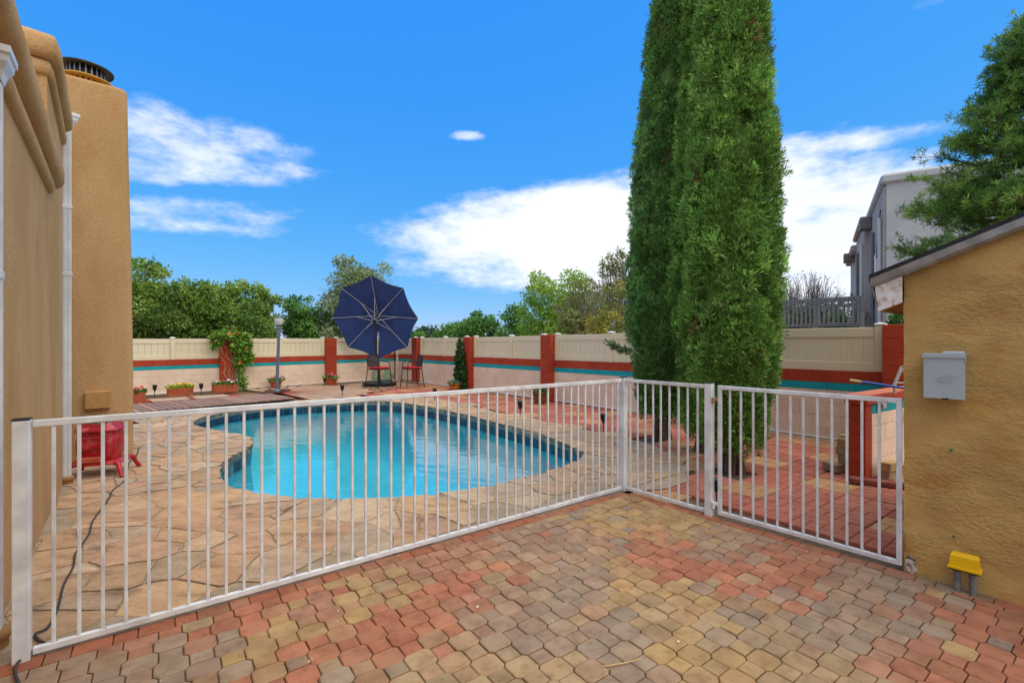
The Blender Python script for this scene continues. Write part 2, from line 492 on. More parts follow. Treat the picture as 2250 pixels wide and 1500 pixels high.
# ------------------------------------------------------------------ ground
hole = offset_loop(pool, 0.10)[::3]
gme = sheet_with_hole('ground', [(-400, -60), (400, -60), (400, 900), (-400, 900)], hole, -0.075, M_soil)
tag(link('ground', gme), kind='structure')

# flagstone deck --------------------------------------------------------------
outerF = [G(1372, 1079).xy, G(1463, 1073).xy, G(1511, 1057).xy, G(1504, 1028).xy, G(1486, 1010).xy, G(1457, 990).xy, G(1428, 973).xy, G(1381, 965).xy,
          G(1334, 953).xy, G(1267, 940).xy, G(1220, 931).xy, G(1158, 915).xy, G(1071, 902).xy, G(1029, 889).xy, G(960, 875).xy, G(880, 871).xy,
          G(800, 872).xy, G(700, 877).xy, G(640, 884).xy, G(520, 896).xy, G(400, 903).xy, G(292, 910).xy, G(255, 912).xy]
hA = H0 + hd * on_line(-40, H0, hd)
fl_poly = [tuple(p) for p in outerF] + [(-7.2, 9.2), (-6.2, 6.9), tuple(H0 + hd * 2.0 + hn * -0.1), tuple(hA), tuple(A - e1 * 0.9)]
deck = link('flagstone_deck', sheet_with_hole('flagstone_deck', fl_poly, offset_loop(pool, 0.04)[::2], 0.0005, M_bed))
tag(deck, kind='structure')
M_skirt = M_flagside


def voronoi_cells():
    inner = offset_loop(pool, -0.5)
    gens = []
    xs = [p[0] for p in fl_poly]; ys = [p[1] for p in fl_poly]
    tries = 0
    pl = [tuple(p) for p in pool]
    pa = pool
    while tries < 9000:
        tries += 1
        p = (random.uniform(min(xs) - .8, max(xs) + .8), random.uniform(min(ys) - .8, max(ys) + .8))
        if inpoly(p, pl): continue
        dmin = np.min(np.hypot(pa[:, 0] - p[0], pa[:, 1] - p[1]))
        if dmin < 0.13: continue
        rad = random.choice((0.22, 0.34, 0.46, 0.60))
        if all((p[0] - g[0]) ** 2 + (p[1] - g[1]) ** 2 > (0.5 * (rad + g[2])) ** 2 for g in gens): gens.append((p[0], p[1], rad))
    n_out = len(gens)
    for q in inner[::6]: gens.append((q[0], q[1], 0.4))
    ga = np.array(gens)[:, :2]
    cells = []; cells0 = []
    for i in range(n_out):
        g = ga[i]
        if not inpoly(g, fl_poly): continue
        poly = [(g[0] - 1, g[1] - 1), (g[0] + 1, g[1] - 1), (g[0] + 1, g[1] + 1), (g[0] - 1, g[1] + 1)]
        dd = np.hypot(ga[:, 0] - g[0], ga[:, 1] - g[1])
        for j in np.argsort(dd)[1:26]:
            mid = (g + ga[j]) / 2; poly = clip(poly, mid, g - ga[j])
            if len(poly) < 3: break
        if len(poly) < 3: continue
        poly = clip(poly, A - e1p * 0.015, -e1p)                    # stops at the fence line
        if len(poly) < 3: continue
        poly = clip(poly, B - e2n * -0.0, e2n) if (Vector(g) - B).dot(e2) > -0.3 else poly
        if len(poly) < 3: continue
        if (Vector(g) - H0).dot(hd) < 2.0: poly = clip(poly, H0 + hn * 0.01, hn)
        if len(poly) < 3: continue
        cells0.append((g, poly))
    split = []
    for g, poly in cells0:
        a_ = abs(area(poly))
        if a_ > 0.11 and random.random() < 0.55:
            c_ = np.mean(poly, axis=0) + np.array((random.gauss(0, .06), random.gauss(0, .06))); an_ = random.uniform(0, math.pi); nv_ = (math.cos(an_), math.sin(an_))
            for sg in (1, -1):
                q_ = clip(poly, c_, (nv_[0] * sg, nv_[1] * sg))
                if len(q_) >= 3: split.append((np.mean(q_, axis=0), q_))
        else: split.append((g, poly))
    for g, poly in split:
        # cut by the pool edge
        inside = np.array([inpoly(q, poly) for q in pool]) if np.min(np.hypot(pa[:, 0] - g[0], pa[:, 1] - g[1])) < 1.2 else np.zeros(len(pool), bool)
        if inside.any():
            outs = [not inpoly(q, pl) for q in poly]
            k = len(poly)
            if not any(outs): continue
            st = next((a for a in range(k) if outs[a] and not outs[a - 1]), 0)
            keep = []
            for a in range(k):
                if outs[(st + a) % k]: keep.append(poly[(st + a) % k])
                else: break
            idx = np.where(inside)[0]; n = len(pool)
            runs = []; cur = [idx[0]]
            for a in idx[1:]:
                if a == cur[-1] + 1: cur.append(a)
                else: runs.append(cur); cur = [a]
            runs.append(cur)
            if len(runs) > 1 and runs[0][0] == 0 and runs[-1][-1] == n - 1: runs[0] = runs.pop() + runs[0]
            run = max(runs, key=len); pts = [tuple(pool[a]) for a in run][::2]
            if math.dist(keep[-1], pts[0]) > math.dist(keep[-1], pts[-1]): pts = pts[::-1]
            poly = keep + pts
        if len(poly) >= 3 and abs(area(poly)) > 0.008:
            if area(poly) < 0: poly = poly[::-1]
            cells.append(poly)
    return cells


STONE = [lin(c) for c in ((208, 174, 136), (200, 164, 124), (202, 162, 122), (210, 180, 144), (188, 160, 128), (202, 162, 126), (196, 156, 122), (210, 172, 128), (194, 168, 138))]


def roughen(poly, step, amp, inset):
    out = []; n = len(poly); c = np.mean(poly, axis=0)
    for i in range(n):
        a, b = Vector(poly[i]), Vector(poly[(i + 1) % n]); k = max(1, int((b - a).length / step))
        for t in range(k):
            p = a.lerp(b, t / k)
            q = Vector((p.x * 7, p.y * 7, 0))
            p = p + Vector((mnoise.noise(q), mnoise.noise(q + Vector((31, 7, 3))))) * amp
            d = Vector((p.x - c[0], p.y - c[1])); L = d.length
            if L > inset * 2: p = p - d / L * inset
            out.append((p.x, p.y))
    return out


CELLS = voronoi_cells(); 
for poly in CELLS:
    c = np.mean(poly, axis=0)
    rp = roughen([(p[0] - c[0], p[1] - c[1]) for p in poly], 0.07, 0.0, 0)
    rp = [(p[0] + mnoise.noise(Vector(((p[0] + c[0]) * 6, (p[1] + c[1]) * 6, 1))) * 0.018,
           p[1] + mnoise.noise(Vector(((p[0] + c[0]) * 6, (p[1] + c[1]) * 6, 9))) * 0.018) for p in rp]
    ins = random.uniform(0.006, 0.016)
    rp = [(p[0] * (1 - ins / max(0.06, math.hypot(*p))), p[1] * (1 - ins / max(0.06, math.hypot(*p)))) for p in rp]
    mb = MB(); mb.prism(rp, -0.05, random.uniform(0.004, 0.013), ch=0.005, mi=0, mi_side=1)
    me = mesh_of('flagstone', mb, [M_flag, M_flagside])
    o = link('flagstone', me, deck, loc=(c[0], c[1], 0))
    o.rotation_euler = (random.gauss(0, 0.004), random.gauss(0, 0.004), 0)
    k = random.choice(STONE); j = random.uniform(0.88, 1.06)
    o.color = (k[0] * j, k[1] * j, k[2] * j, 1)

# ------------------------------------------------------------------ swimming pool
pc = Vector((*np.mean(pool, axis=0), 0))
pt = thing('swimming_pool', 'kidney shaped swimming pool with blue plaster and dark waterline tiles', 'swimming pool', pc)
wall_loop = offset_loop(pool, 0.035)
n = len(wall_loop)
mb = MB()
rows = []
for dz, off in ((-0.03, 0.035), (-0.5, 0.035), (-0.95, -0.02), (-1.25, -0.25), (-1.4, -0.6)):
    lp = offset_loop(pool, off) if off > -0.1 else pool + (np.mean(pool, axis=0) - pool) * (-off * 0.28)
    rows.append([(p[0], p[1], dz) for p in lp])
vv = [p for r_ in rows for p in r_]
ff = [(q * n + i, q * n + (i + 1) % n, (q + 1) * n + (i + 1) % n, (q + 1) * n + i) for q in range(len(rows) - 1) for i in range(n)]
mb.add(vv, [f[::-1] for f in ff], smooth=True)
bmf = MB(); mb.add([(p[0], p[1], -1.4) for p in rows[-1]], [tuple(range(n))])
M_plaster = mat('pool_plaster', lin((168, 230, 244)), lin((156, 222, 240)), rough=0.8, scale=1.5)
mb.build('basin', M_plaster, pt, world=True)
# rough stone face below the flagstones
mb = MB(); lo = []; 
ring = []
for z, o_ in ((-0.012, 0.03), (-0.03, 0.004), (-0.075, 0.0), (-0.112, 0.012), (-0.118, 0.06)):
    lp = offset_loop(pool, 0.008 + o_)
    ring.append([(p[0] + 0.010 * mnoise.noise(Vector((p[0] * 6, p[1] * 6, z * 30))), p[1] + 0.010 * mnoise.noise(Vector((p[1] * 6, p[0] * 6, z * 30 + 5))), z) for p in lp])
vv = [p for r_ in ring for p in r_]
mb.add(vv, [(q * n + i, (q + 1) * n + i, (q + 1) * n + (i + 1) % n, q * n + (i + 1) % n) for q in range(len(ring) - 1) for i in range(n)])
M_coping = mat('weathered_coping', lin((142, 140, 128)), lin((108, 110, 104)), rough=0.95, scale=7, bump=0.8, bscale=26, bdist=0.03, c3=lin((168, 154, 128)), scale3=3)
mb.build('coping', M_coping, pt, world=True)
M_tile = mat('blue_glazed_tile', (1, 1, 1), src='obj', c2=(0.7, 0.75, 0.8), scale=9, rough=0.18, spec=0.5)
per = float(np.sum(np.linalg.norm(np.roll(pool, -1, 0) - pool, axis=1)))
nt_ = int(per / 0.153)
tl = smooth_closed([tuple(p) for p in offset_loop(pool, 0.026)[::4]], nt_)
tme = mesh_of('tile', MB().box((0, 0, 0), (0.146, 0.012, 0.146), b=0.003), M_tile)
for i in range(nt_):
    a, b = tl[i], tl[(i + 1) % nt_]; mid = (a + b) / 2
    o = link('tile', tme, pt, loc=(mid[0] - pc.x, mid[1] - pc.y, -0.192), rz=math.atan2(b[1] - a[1], b[0] - a[0]))
    j = random.uniform(0.6, 1.35); o.color = (0.012 * j, 0.055 * j, 0.10 * j, 1)


def water_material():
    ma = bpy.data.materials.new('pool_water'); ma.use_nodes = True; nt = ma.node_tree; N = nt.nodes; L = nt.links
    for n_ in list(N): N.remove(n_)
    out = N.new('ShaderNodeOutputMaterial'); tr = N.new('ShaderNodeBsdfTransparent'); gl = N.new('ShaderNodeBsdfGlossy')
    tr.inputs[0].default_value = (0.46, 0.96, 1.0, 1); gl.inputs['Roughness'].default_value = 0.02; gl.inputs[0].default_value = (1, 1, 1, 1)
    mx = N.new('ShaderNodeMixShader'); fr = N.new('ShaderNodeFresnel'); fr.inputs['IOR'].default_value = 1.5
    geo = N.new('ShaderNodeNewGeometry')
    mp = N.new('ShaderNodeMapping'); mp.inputs['Scale'].default_value = (1.0, 1.6, 1); mp.inputs['Rotation'].default_value = (0, 0, 0.5); L.new(geo.outputs['Position'], mp.inputs[0])
    nz = N.new('ShaderNodeTexNoise'); nz.inputs['Scale'].default_value = 2.6; nz.inputs['Detail'].default_value = 3; L.new(mp.outputs[0], nz.inputs['Vector'])
    bp = N.new('ShaderNodeBump'); bp.inputs['Strength'].default_value = 0.18; bp.inputs['Distance'].default_value = 0.03; L.new(nz.outputs['Fac'], bp.inputs['Height'])
    L.new(bp.outputs[0], gl.inputs['Normal']); L.new(bp.outputs[0], fr.inputs['Normal'])
    L.new(fr.outputs[0], mx.inputs[0]); L.new(tr.outputs[0], mx.inputs[1]); L.new(gl.outputs[0], mx.inputs[2]); L.new(mx.outputs[0], out.inputs['Surface'])
    return ma


mb = MB(); mb.add([(p[0], p[1], WATER_Z) for p in offset_loop(pool, 0.03)], [tuple(range(n))])
tag(mb.build('water', water_material()), kind='structure')

# ------------------------------------------------------------------ paved patio in front of the fence
patio_poly = [tuple(A - e1 * 2.2 - e1p * 0.01), tuple(B - e1p * 0.01), tuple(GE), tuple(GE + e2 * 4.0), (0.5, -3.0), (-4.0, -3.0)]
mb = MB(); mb.add([(p[0], p[1], -0.018) for p in patio_poly], [tuple(range(len(patio_poly)))])
patio = mb.build('patio', M_sand)
if patio.data.polygons[0].normal.z < 0: patio.data.polygons[0].flip()
tag(patio, kind='structure')
RED, RB, YE, YG, GR, GB, TN = (lin(c) for c in ((178, 114, 84), (170, 122, 94), (182, 148, 98), (174, 145, 106), (160, 138, 114), (162, 133, 107), (172, 138, 106)))
PALS = [(150, 1450, GB), (350, 1400, RB), (500, 1350, RED), (600, 1400, YE), (700, 1330, RB), (800, 1300, YE), (700, 1450, RED), (850, 1490, YG), (900, 1380, RED), (250, 1440, GR), (420, 1440, GR),
        (850, 1230, RB), (1000, 1180, RB), (1000, 1290, RED), (1150, 1250, TN), (1130, 1150, GB), (1250, 1120, GR), (1330, 1130, YE), (1450, 1150, YE), (1100, 1340, GB),
        (1200, 1400, GR), (1150, 1470, YG), (1300, 1210, TN), (1420, 1210, RED), (1500, 1260, RED), (1650, 1270, RED), (1750, 1240, RED), (1300, 1290, GR), (1430, 1290, YE),
        (1350, 1440, GR), (1450, 1350, YG), (1550, 1310, YE), (1530, 1420, YE), (1650, 1450, YE), (1600, 1380, GR), (1600, 1200, GB), (1750, 1330, GB), (1850, 1280, GB), (1950, 1300, GB),
        (1900, 1400, GR), (2050, 1330, GR), (2000, 1450, RED), (2150, 1370, RED), (2220, 1450, RED), (2200, 1330, RED), (1800, 1450, YG), (620, 1300, RED), (1200, 1200, GB), (1020, 1230, RB)]
PALP = [(G(a, b).xy, c) for a, b, c in PALS]


def paver_colour(p):
    q = p + Vector((random.gauss(0, .10), random.gauss(0, .10)))
    near = sorted(PALP, key=lambda t: (t[0] - q).length)[:3]
    w = [1 / ((t[0] - q).length + 0.03) ** 6 for t in near]; sw_ = sum(w)
    c = tuple(sum(w[k] * near[k][1][i] for k in range(3)) / sw_ for i in range(3))
    if random.random() < 0.10: c = random.choice((RED, YE, GR, GB, TN, YG))
    c2 = random.choice((RED, YE, GR)); t = random.uniform(0, 0.2); j = random.uniform(0.86, 1.10)
    return tuple((c[i] * (1 - t) + c2[i] * t) * j for i in range(3))


OA, OB, ra_, rb_ = 0.0745, 0.0680, 0.052, 0.0465            # octagon half sizes, rectangle half sizes
gx, gy = OA + ra_, OB + rb_
J = 0.0022
octo = [(ra_, -OB), (OA, -rb_), (OA, rb_), (ra_, OB), (-ra_, OB), (-OA, rb_), (-OA, -rb_), (-ra_, -OB)]
rect = [(-ra_, -rb_), (ra_, -rb_), (ra_, rb_), (-ra_, rb_)]


def shrink(poly, d):
    c = Vector((sum(p[0] for p in poly) / len(poly), sum(p[1] for p in poly) / len(poly))); out = []
    for p in poly:
        v = Vector(p) - c; L = v.length; out.append(tuple(c + v * max(0.2, (L - d * 1.35) / L)))
    return out


ang1 = math.atan2(e1.y, e1.x)
ps = []                                                    # (centre, local polygon, whole?)
e1y = Vector((-e1.y, e1.x))                                # local +y, toward the yard
base = A - e1p * -0.112 - e1 * 0.03
gate_n = -e2n
for i in range(-18, 60):
    for j in range(0, 46):
        p = base + e1 * (i * gx) - e1y * (j * gy + (OB if True else 0) - 0.03)
        if p.y < 1.2 or p.y > 6: continue
        if abs(p.x) > p.y * 1.25: continue
        shape = octo if (i + j) % 2 == 0 else rect
        wpoly = [tuple(p + e1 * x + e1y * y) for x, y in shape]
        whole = True
        for q0, qn in ((B + gate_n * 0.112, gate_n), (A + e1p * 0.112, e1p)):
            if any((Vector(q) - q0).dot(qn) < 0 for q in wpoly):
                whole = False; wpoly = clip(wpoly, q0, qn)
                if len(wpoly) < 3: break
        if len(wpoly) < 3 or abs(area(wpoly)) < 0.0012: continue
        ps.append((p, wpoly, whole, (i + j) % 2 == 0))


def showsize(p): return 1.0 / max(0.3, p.length) ** 3
ps.sort(key=lambda t: t[0].y if (t[0].y > 2.15 and abs(t[0].x) < t[0].y * 1.085) else t[0].y + 50)
ome = mesh_of('paver', MB().prism(shrink(octo, J), -0.05, 0.0, ch=0.006), M_paver)
rme = mesh_of('paver', MB().prism(shrink(rect, J), -0.05, 0.0, ch=0.006), M_paver)
far = MB(); farc = []
for k, (p, wpoly, whole, is_o) in enumerate(ps):
    c = paver_colour(p)
    z = random.gauss(0, 0.0018)
    dline = (p - A).dot(e1p)
    if 0.2 < dline < 0.42 and (p - A).dot(e1) > 1.5: z += 0.011 * (1 - (dline - 0.2) / 0.22)      # the lifted course along the fence
    if k < 300:
        if whole:
            o = link('paver', ome if is_o else rme, patio, loc=(p.x, p.y, z), rz=ang1 + random.gauss(0, 0.012))
            o.rotation_euler[0] = random.gauss(0, 0.006); o.rotation_euler[1] = random.gauss(0, 0.006)
        else:
            lp = shrink([(q[0] - p.x, q[1] - p.y) for q in wpoly], J)
            if area(lp) < 0: lp = lp[::-1]
            o = link('paver', mesh_of('paver', MB().prism(lp, -0.05, 0, ch=0.004), M_paver), patio, loc=(p.x, p.y, z))
        o.color = (*c, 1)
    else:
        lp = shrink(wpoly, J)
        if area(lp) < 0: lp = lp[::-1]
        n0 = len(far.v); far.prism(lp, -0.05, z, ch=0.005 if whole else 0.003)
        tx, ty = random.gauss(0, 0.006), random.gauss(0, 0.006)
        for q in far.v[n0:]: q.z += (q.x - p.x) * tx + (q.y - p.y) * ty
        farc += [c] * (len(far.v) - n0)
fme = mesh_of('paver_field', far, M_paver_v)
ca = fme.color_attributes.new('Col', 'FLOAT_COLOR', 'POINT')
ca.data.foreach_set('color', np.c_[np.array(farc), np.ones(len(farc))].astype(np.float32).ravel())
tag(link('paver_field', fme, patio), kind='stuff')
# border bricks along both fence runs
for (q0, d, nn, L0, L1) in ((A, e1, e1p, -0.35, (B - A).length - 0.02), (B, e2, gate_n, 0.10, (GE - B).length + 1.6)):
    s = L0; k = 0
    while s < L1:
        ln = 0.165 if k % 2 == 0 else 0.105; ln = min(ln, L1 - s)
        if ln > 0.03:
            c = q0 + d * (s + ln / 2) + nn * 0.056
            o = link('border_brick', mesh_of('border_brick', MB().box((0, 0, -0.026), (ln - 0.004, 0.104, 0.05), b=0.004), M_paver), patio, loc=(c.x, c.y, random.gauss(0.002, 0.002)), rz=math.atan2(d.y, d.x) + random.gauss(0, 0.006))
            cc = random.choice((RED, RED, RB)) if s < (GE - B).length or d is e1 else random.choice((GB, GR, GB, RED)); jj = random.uniform(0.78, 1.0); o.color = (cc[0] * jj, cc[1] * jj * 0.93, cc[2] * jj * 0.9, 1)
        s += ln; k += 1

# ------------------------------------------------------------------ stamped brick slabs beyond
slab_poly = [tuple(B), tuple(GE), tuple(GE + e2n * 0.3 + e2 * 1.6), tuple(WC + rdir * 17.2), tuple(WC + rdir * 3.0), tuple(G(880, 846).xy), tuple(G(792, 866).xy)] + [tuple(p) for p in outerF[::-1][6:]]
SL = 0.46
smb = MB(); smb.box((0, 0, -0.035), (SL - 0.008, SL - 0.008, 0.05))
for bx_ in range(2):
    for by_ in range(2):
        cx, cy = (bx_ - 0.5) * SL / 2, (by_ - 0.5) * SL / 2
        for h in (-1, 1):
            w = SL / 2 - 0.014; t = SL / 4 - 0.011
            if (bx_ + by_) % 2: smb.box((cx, cy + h * SL / 8, -0.008), (w, t, 0.012), b=0.003)
            else: smb.box((cx + h * SL / 8, cy, -0.008), (t, w, 0.012), b=0.003)
slab_me = mesh_of('slab', smb, M_slab)
pave = link('slab_paving', sheet_with_hole('slab_paving', slab_poly, None, -0.045, M_sand))
tag(pave, kind='structure')
SRED = [lin(c) for c in ((190, 114, 90), (182, 108, 86), (196, 122, 96), (178, 108, 86))]; STAN = [lin(c) for c in ((202, 152, 104), (194, 146, 100))]
cand = []
e2g = e1y * -1
for i in range(-8, 44):
    for j in range(-30, 12):
        p = B + e1 * (i * SL + 0.23) + e2g * (j * SL + 0.30)
        if not inpoly(p, slab_poly): continue
        if (p - WC).dot(Vector((-rdir.y, rdir.x))) > -0.1 and (p - WC).dot(Vector((-rdir.y, rdir.x))) * 1 < 0: pass
        if (p - B).dot(e2n) < 0.20 and (p - B).dot(e2) > 0: continue
        cand.append((p, i, j))
cand.sort(key=lambda t: t[0].length)
TREES_XY = [G(1455, 962).xy, G(1548, 990).xy, G(1608, 1030).xy]
for (p, i, j) in cand[:320]:
    if any((p - t).length < 0.30 for t in TREES_XY): continue
    tan = ((i * 3 + j * 5) % 11 in (0, 4)) or (random.random() < 0.05)
    o = link('slab', slab_me, pave, loc=(p.x, p.y, random.gauss(-0.008, 0.003)), rz=ang1 + random.gauss(0, 0.008) + (math.pi / 2) * ((i + j) % 2))
    o.rotation_euler[0] = random.gauss(0, 0.007); o.rotation_euler[1] = random.gauss(0, 0.007)
    c = random.choice(STAN if tan else SRED); jj = random.uniform(0.85, 1.08); o.color = (c[0] * jj, c[1] * jj, c[2] * jj, 1)

# ------------------------------------------------------------------ block walls with vinyl fence on top
COURSES = [(0.0, 0.17, 'c'), (0.17, 0.37, 'c'), (0.37, 0.57, 'c'), (0.57, 0.77, 'c'), (0.77, 0.885, 't'), (0.885, 1.07, 'r')]
WM = {'c': M_cream, 't': M_teal, 'r': M_red}
bl_me = {k: mesh_of('block', MB().box((0, 0, 0), (0.391, 0.16, 1.0), b=0.004), m_) for k, m_ in WM.items()}
pil_me = mesh_of('block', MB().box((0, 0, 0), (0.40, 0.30, 0.19), b=0.006), M_red)
board_me = mesh_of('board', MB().box((0, 0, 0), (0.148, 0.02, 1.0), b=0.004), M_vinyl)


def block_wall(name, label, o0, d, L, nrm, pillars, posts, tall, flabel, s0=0.0):
    """o0 corner, d direction, nrm toward the yard; tall(s) = height factor"""
    ang = math.atan2(d.y, d.x)
    t = thing(name, label, 'wall', (o0.x, o0.y, 0))
    core = {}
    for z0, z1, k in COURSES:                              # mortar behind the block faces
        mb = MB()
        for (sa, sb) in ((s0, L),):
            pa, pb = o0 + d * sa, o0 + d * sb
            q = [pa - nrm * 0.007, pb - nrm * 0.007, pb - nrm * 0.15, pa - nrm * 0.15]
            za0, za1, zb0, zb1 = z0 * tall(sa), z1 * tall(sa), z0 * tall(sb), z1 * tall(sb)
            vv = [(q[0].x, q[0].y, za0), (q[1].x, q[1].y, zb0), (q[1].x, q[1].y, zb1), (q[0].x, q[0].y, za1), (q[3].x, q[3].y, za0), (q[2].x, q[2].y, zb0), (q[2].x, q[2].y, zb1), (q[3].x, q[3].y, za1)]
            mb.add(vv, [(0, 1, 2, 3), (5, 4, 7, 6), (3, 2, 6, 7), (0, 4, 5, 1), (0, 3, 7, 4), (1, 5, 6, 2)])
        mb.build('mortar', WM[k], t, world=True)
    for ci, (z0, z1, k) in enumerate(COURSES):
        s = s0 + (0.2 if ci % 2 else 0.0) - 0.2
        while s < L - 0.2:
            sm = s + 0.2
            if sm > s0 and not any(abs(sm - pp) < 0.1 for pp in pillars):
                f = tall(sm); p = o0 + d * sm - nrm * (0.08 - 0.0005)
                p = p + nrm * random.uniform(-0.0012, 0.0018)
                link('block', bl_me[k], t, loc=(p.x - o0.x, p.y - o0.y, (z0 + z1) / 2 * f), rz=ang, scale=(1, 1, (z1 - z0) * f - 0.009))
            s += 0.4
    for pp in pillars:
        f = tall(pp); hgt = 1.75 * f; p = o0 + d * pp + nrm * 0.0
        pr = MB().box((p.x, p.y, hgt / 2), (0.385, 0.285, hgt - 0.01), rz=ang).build('pillar', M_red, t, world=True)
        nb = 9; hb = hgt / nb
        for q in range(nb):
            link('block', pil_me, pr, loc=(p.x - o0.x, p.y - o0.y, (q + 0.5) * hb), rz=ang, scale=(1, 1, (hb - 0.005) / 0.19))
    # thin white conduit along the foot of the wall
    mb = MB(); mb.tube([(*(o0 + d * s + nrm * 0.03), 0.03) for s in np.linspace(s0 + 0.02, L - 0.1, 20)], 0.014, n=6)
    mb.build('conduit', M_white, t, world=True)
    # vinyl screen
    vf = thing(name.replace('block_wall', 'vinyl_fence'), flabel, 'fence', (o0.x, o0.y, 1.07))
    spans = sorted([s0] + [x for pp in pillars for x in (pp - 0.2, pp + 0.2)] + [L])
    allp = []
    for a in range(0, len(spans), 2):
        sa, sb = spans[a], spans[a + 1]
        if sb - sa < 0.3: continue
        loc = [sa + 0.065] + [x for x in posts if sa + 0.3 < x < sb - 0.3] + [sb - 0.065]
        allp += loc
        for x0, x1 in zip(loc[:-1], loc[1:]):
            xm = (x0 + x1) / 2; f = tall(xm); p = o0 + d * xm - nrm * 0.06; W = x1 - x0 - 0.12
            for (za, zb, th) in ((1.075, 1.215, 0.05), (1.59, 1.735, 0.05)):
                MB().box((p.x, p.y, (za + zb) / 2 * f), (W, th, (zb - za) * f), rz=ang, b=0.006).build('rail', M_vinyl, vf, world=True)
            nb = max(1, int(W / 0.152)); w = W / nb
            for q in range(nb):
                pq = o0 + d * (x0 + 0.06 + (q + 0.5) * w) - nrm * 0.06; fq = tall(xm)
                link('board', board_me, vf, loc=(pq.x - o0.x, pq.y - o0.y, 1.4025 * fq - 1.07), rz=ang, scale=((w - 0.004) / 0.148, 1, 0.375 * fq))
    for x in allp:
        f = tall(x); p = o0 + d * x - nrm * 0.06
        po = MB().box((p.x, p.y, (1.075 + 1.75) / 2 * f), (0.12, 0.12, 0.675 * f), rz=ang, b=0.006).build('post', M_vinyl, vf, world=True)
        cz = 1.752 * f
        mb = MB(); mb.box((p.x, p.y, cz + 0.011), (0.142, 0.142, 0.022), rz=ang, b=0.004)
        mb.add([(0.068 * a, 0.068 * b, 0) for a, b in ((-1, -1), (1, -1), (1, 1), (-1, 1))] + [(0, 0, 0.022)], [(0, 1, 4), (1, 2, 4), (2, 3, 4), (3, 0, 4)], 0, False,
               Matrix.Translation((p.x, p.y, cz + 0.0225)) @ Matrix.Rotation(ang, 4, 'Z'))
        mb.build('post_cap', M_vcap, po, world=True)
    return t, vf


bn = Vector((bdir.y, -bdir.x));  bn = bn if bn.y < 0 else -bn
rn = Vector((rdir.y, -rdir.x));  rn = rn if rn.y < 0 else -rn
LB = on_line(230, WC, bdir); LR = on_line(1985, WC, rdir) + 0.9
bp_ = [on_line(x, WC, bdir) for x in (725, 497)]
rp_ = [on_line(x, WC, rdir) for x in (917, 1033, 1207)] + [on_line(1968, WC, rdir) + 0.07]
tb = lambda s: 1.0 - 0.035 * s / 9.0
tr_ = lambda s: 1.0 + 0.055 * max(0.0, s - 6.0) / 10.5
back_wall, back_vinyl = block_wall('block_wall', 'painted block wall behind the boardwalk with red and teal stripes', WC, bdir, LB, bn, bp_,
                                   [on_line(x, WC, bdir) for x in (617, 380)], tb, 'beige vinyl screen above the wall behind the lamp post')
right_wall, right_vinyl = block_wall('block_wall', 'long painted block wall behind the cypress trees with red and teal stripes', WC, rdir, LR, rn, rp_,
                                     [on_line(x, WC, rdir) for x in (976, 1121, 1340, 1520)], tr_, 'beige vinyl screen above the wall behind the cypress trees', s0=0.17)

# ------------------------------------------------------------------ white pool fence and gate
FH = 1.20
M_rust = mat('rusty_metal', lin((176, 120, 60)), lin((150, 140, 130)), rough=0.8, scale=40)


def fence_run(t, p0, p1, pickets, top, bottom=0.034, rail=0.028):
    d = (p1 - p0); L = d.length; d = d / L; ang = math.atan2(d.y, d.x); m_ = (p0 + p1) / 2
    MB().box((m_.x, m_.y, top - 0.016), (L, rail, 0.034), rz=ang, b=0.003).build('top_rail', M_white, t, world=True)
    MB().box((m_.x, m_.y, bottom), (L, rail, 0.034), rz=ang, b=0.003).build('bottom_rail', M_white, t, world=True)
    hp = top - 0.034 - bottom - 0.0175
    pm = mesh_of('picket', MB().box((0, 0, 0), (0.0165, 0.0165, hp), b=0.002), M_white)
    w = WL[t.name]
    for s in pickets:
        q = p0 + d * s
        link('picket', pm, t, loc=(q.x - w.x, q.y - w.y, bottom + 0.0175 + hp / 2), rz=ang)
        if random.random() < 0.3:                          # rusty weld at the foot
            k = q + d * random.choice((-0.011, 0.011)) + Vector((d.y, -d.x)) * random.uniform(-0.008, 0.008)
            MB().lathe([(0.001, 0.0), (0.006, 0.001), (0.005, 0.003), (0.0, 0.0045)], 7, (k.x, k.y, bottom + 0.0165), sy=0.8).build('weld_spot', M_rust, t, world=True)


def post(t, p, ang, h, w=0.066):
    po = MB().box((p.x, p.y, h / 2), (w, w, h), rz=ang, b=0.004).build('post', M_white, t, world=True)
    MB().box((p.x, p.y, h + 0.005), (w + 0.002, w + 0.002, 0.009), rz=ang, b=0.003).build('post_cap', M_dark, po, world=True)


f1 = thing('pool_fence', 'long white metal picket fence between the brick patio and pool', 'fence', (*A, 0))
d1 = (B - A); pk = [on_line(x, A, e1) for x in (118, 174, 226, 277, 327, 372, 415, 457, 497, 536, 575, 611, 647, 680, 712, 743, 774, 803, 831, 859, 885, 911, 936, 961, 985, 1007, 1030, 1051, 1072, 1092, 1113, 1132, 1150, 1168, 1186, 1204, 1222, 1238, 1255, 1270, 1286, 1302, 1316, 1331, 1345, 1357)]
fence_run(f1, A + e1 * 0.04, B - e1 * 0.04, [s - 0.04 for s in pk], FH)
post(f1, A, math.atan2(e1.y, e1.x), FH + 0.005)
post(f1, B, math.atan2(e1.y, e1.x), FH + 0.01)
f2 = thing('pool_fence', 'short white picket fence section between corner post and gate', 'fence', (*B, 0))
sB = B + e2 * 0.042; gp = B + e2 * (GP - B).dot(e2)
pk2 = [on_line(x, sB, e2) for x in (1385, 1401, 1418, 1435, 1452, 1471, 1491, 1511, 1533)]
fence_run(f2, sB, gp - e2 * 0.042, pk2, FH)
post(f2, gp, math.atan2(e2.y, e2.x), FH + 0.015)
gt = thing('gate', 'white metal picket gate closed against the ochre stucco shed', 'gate', (*gp, 0))
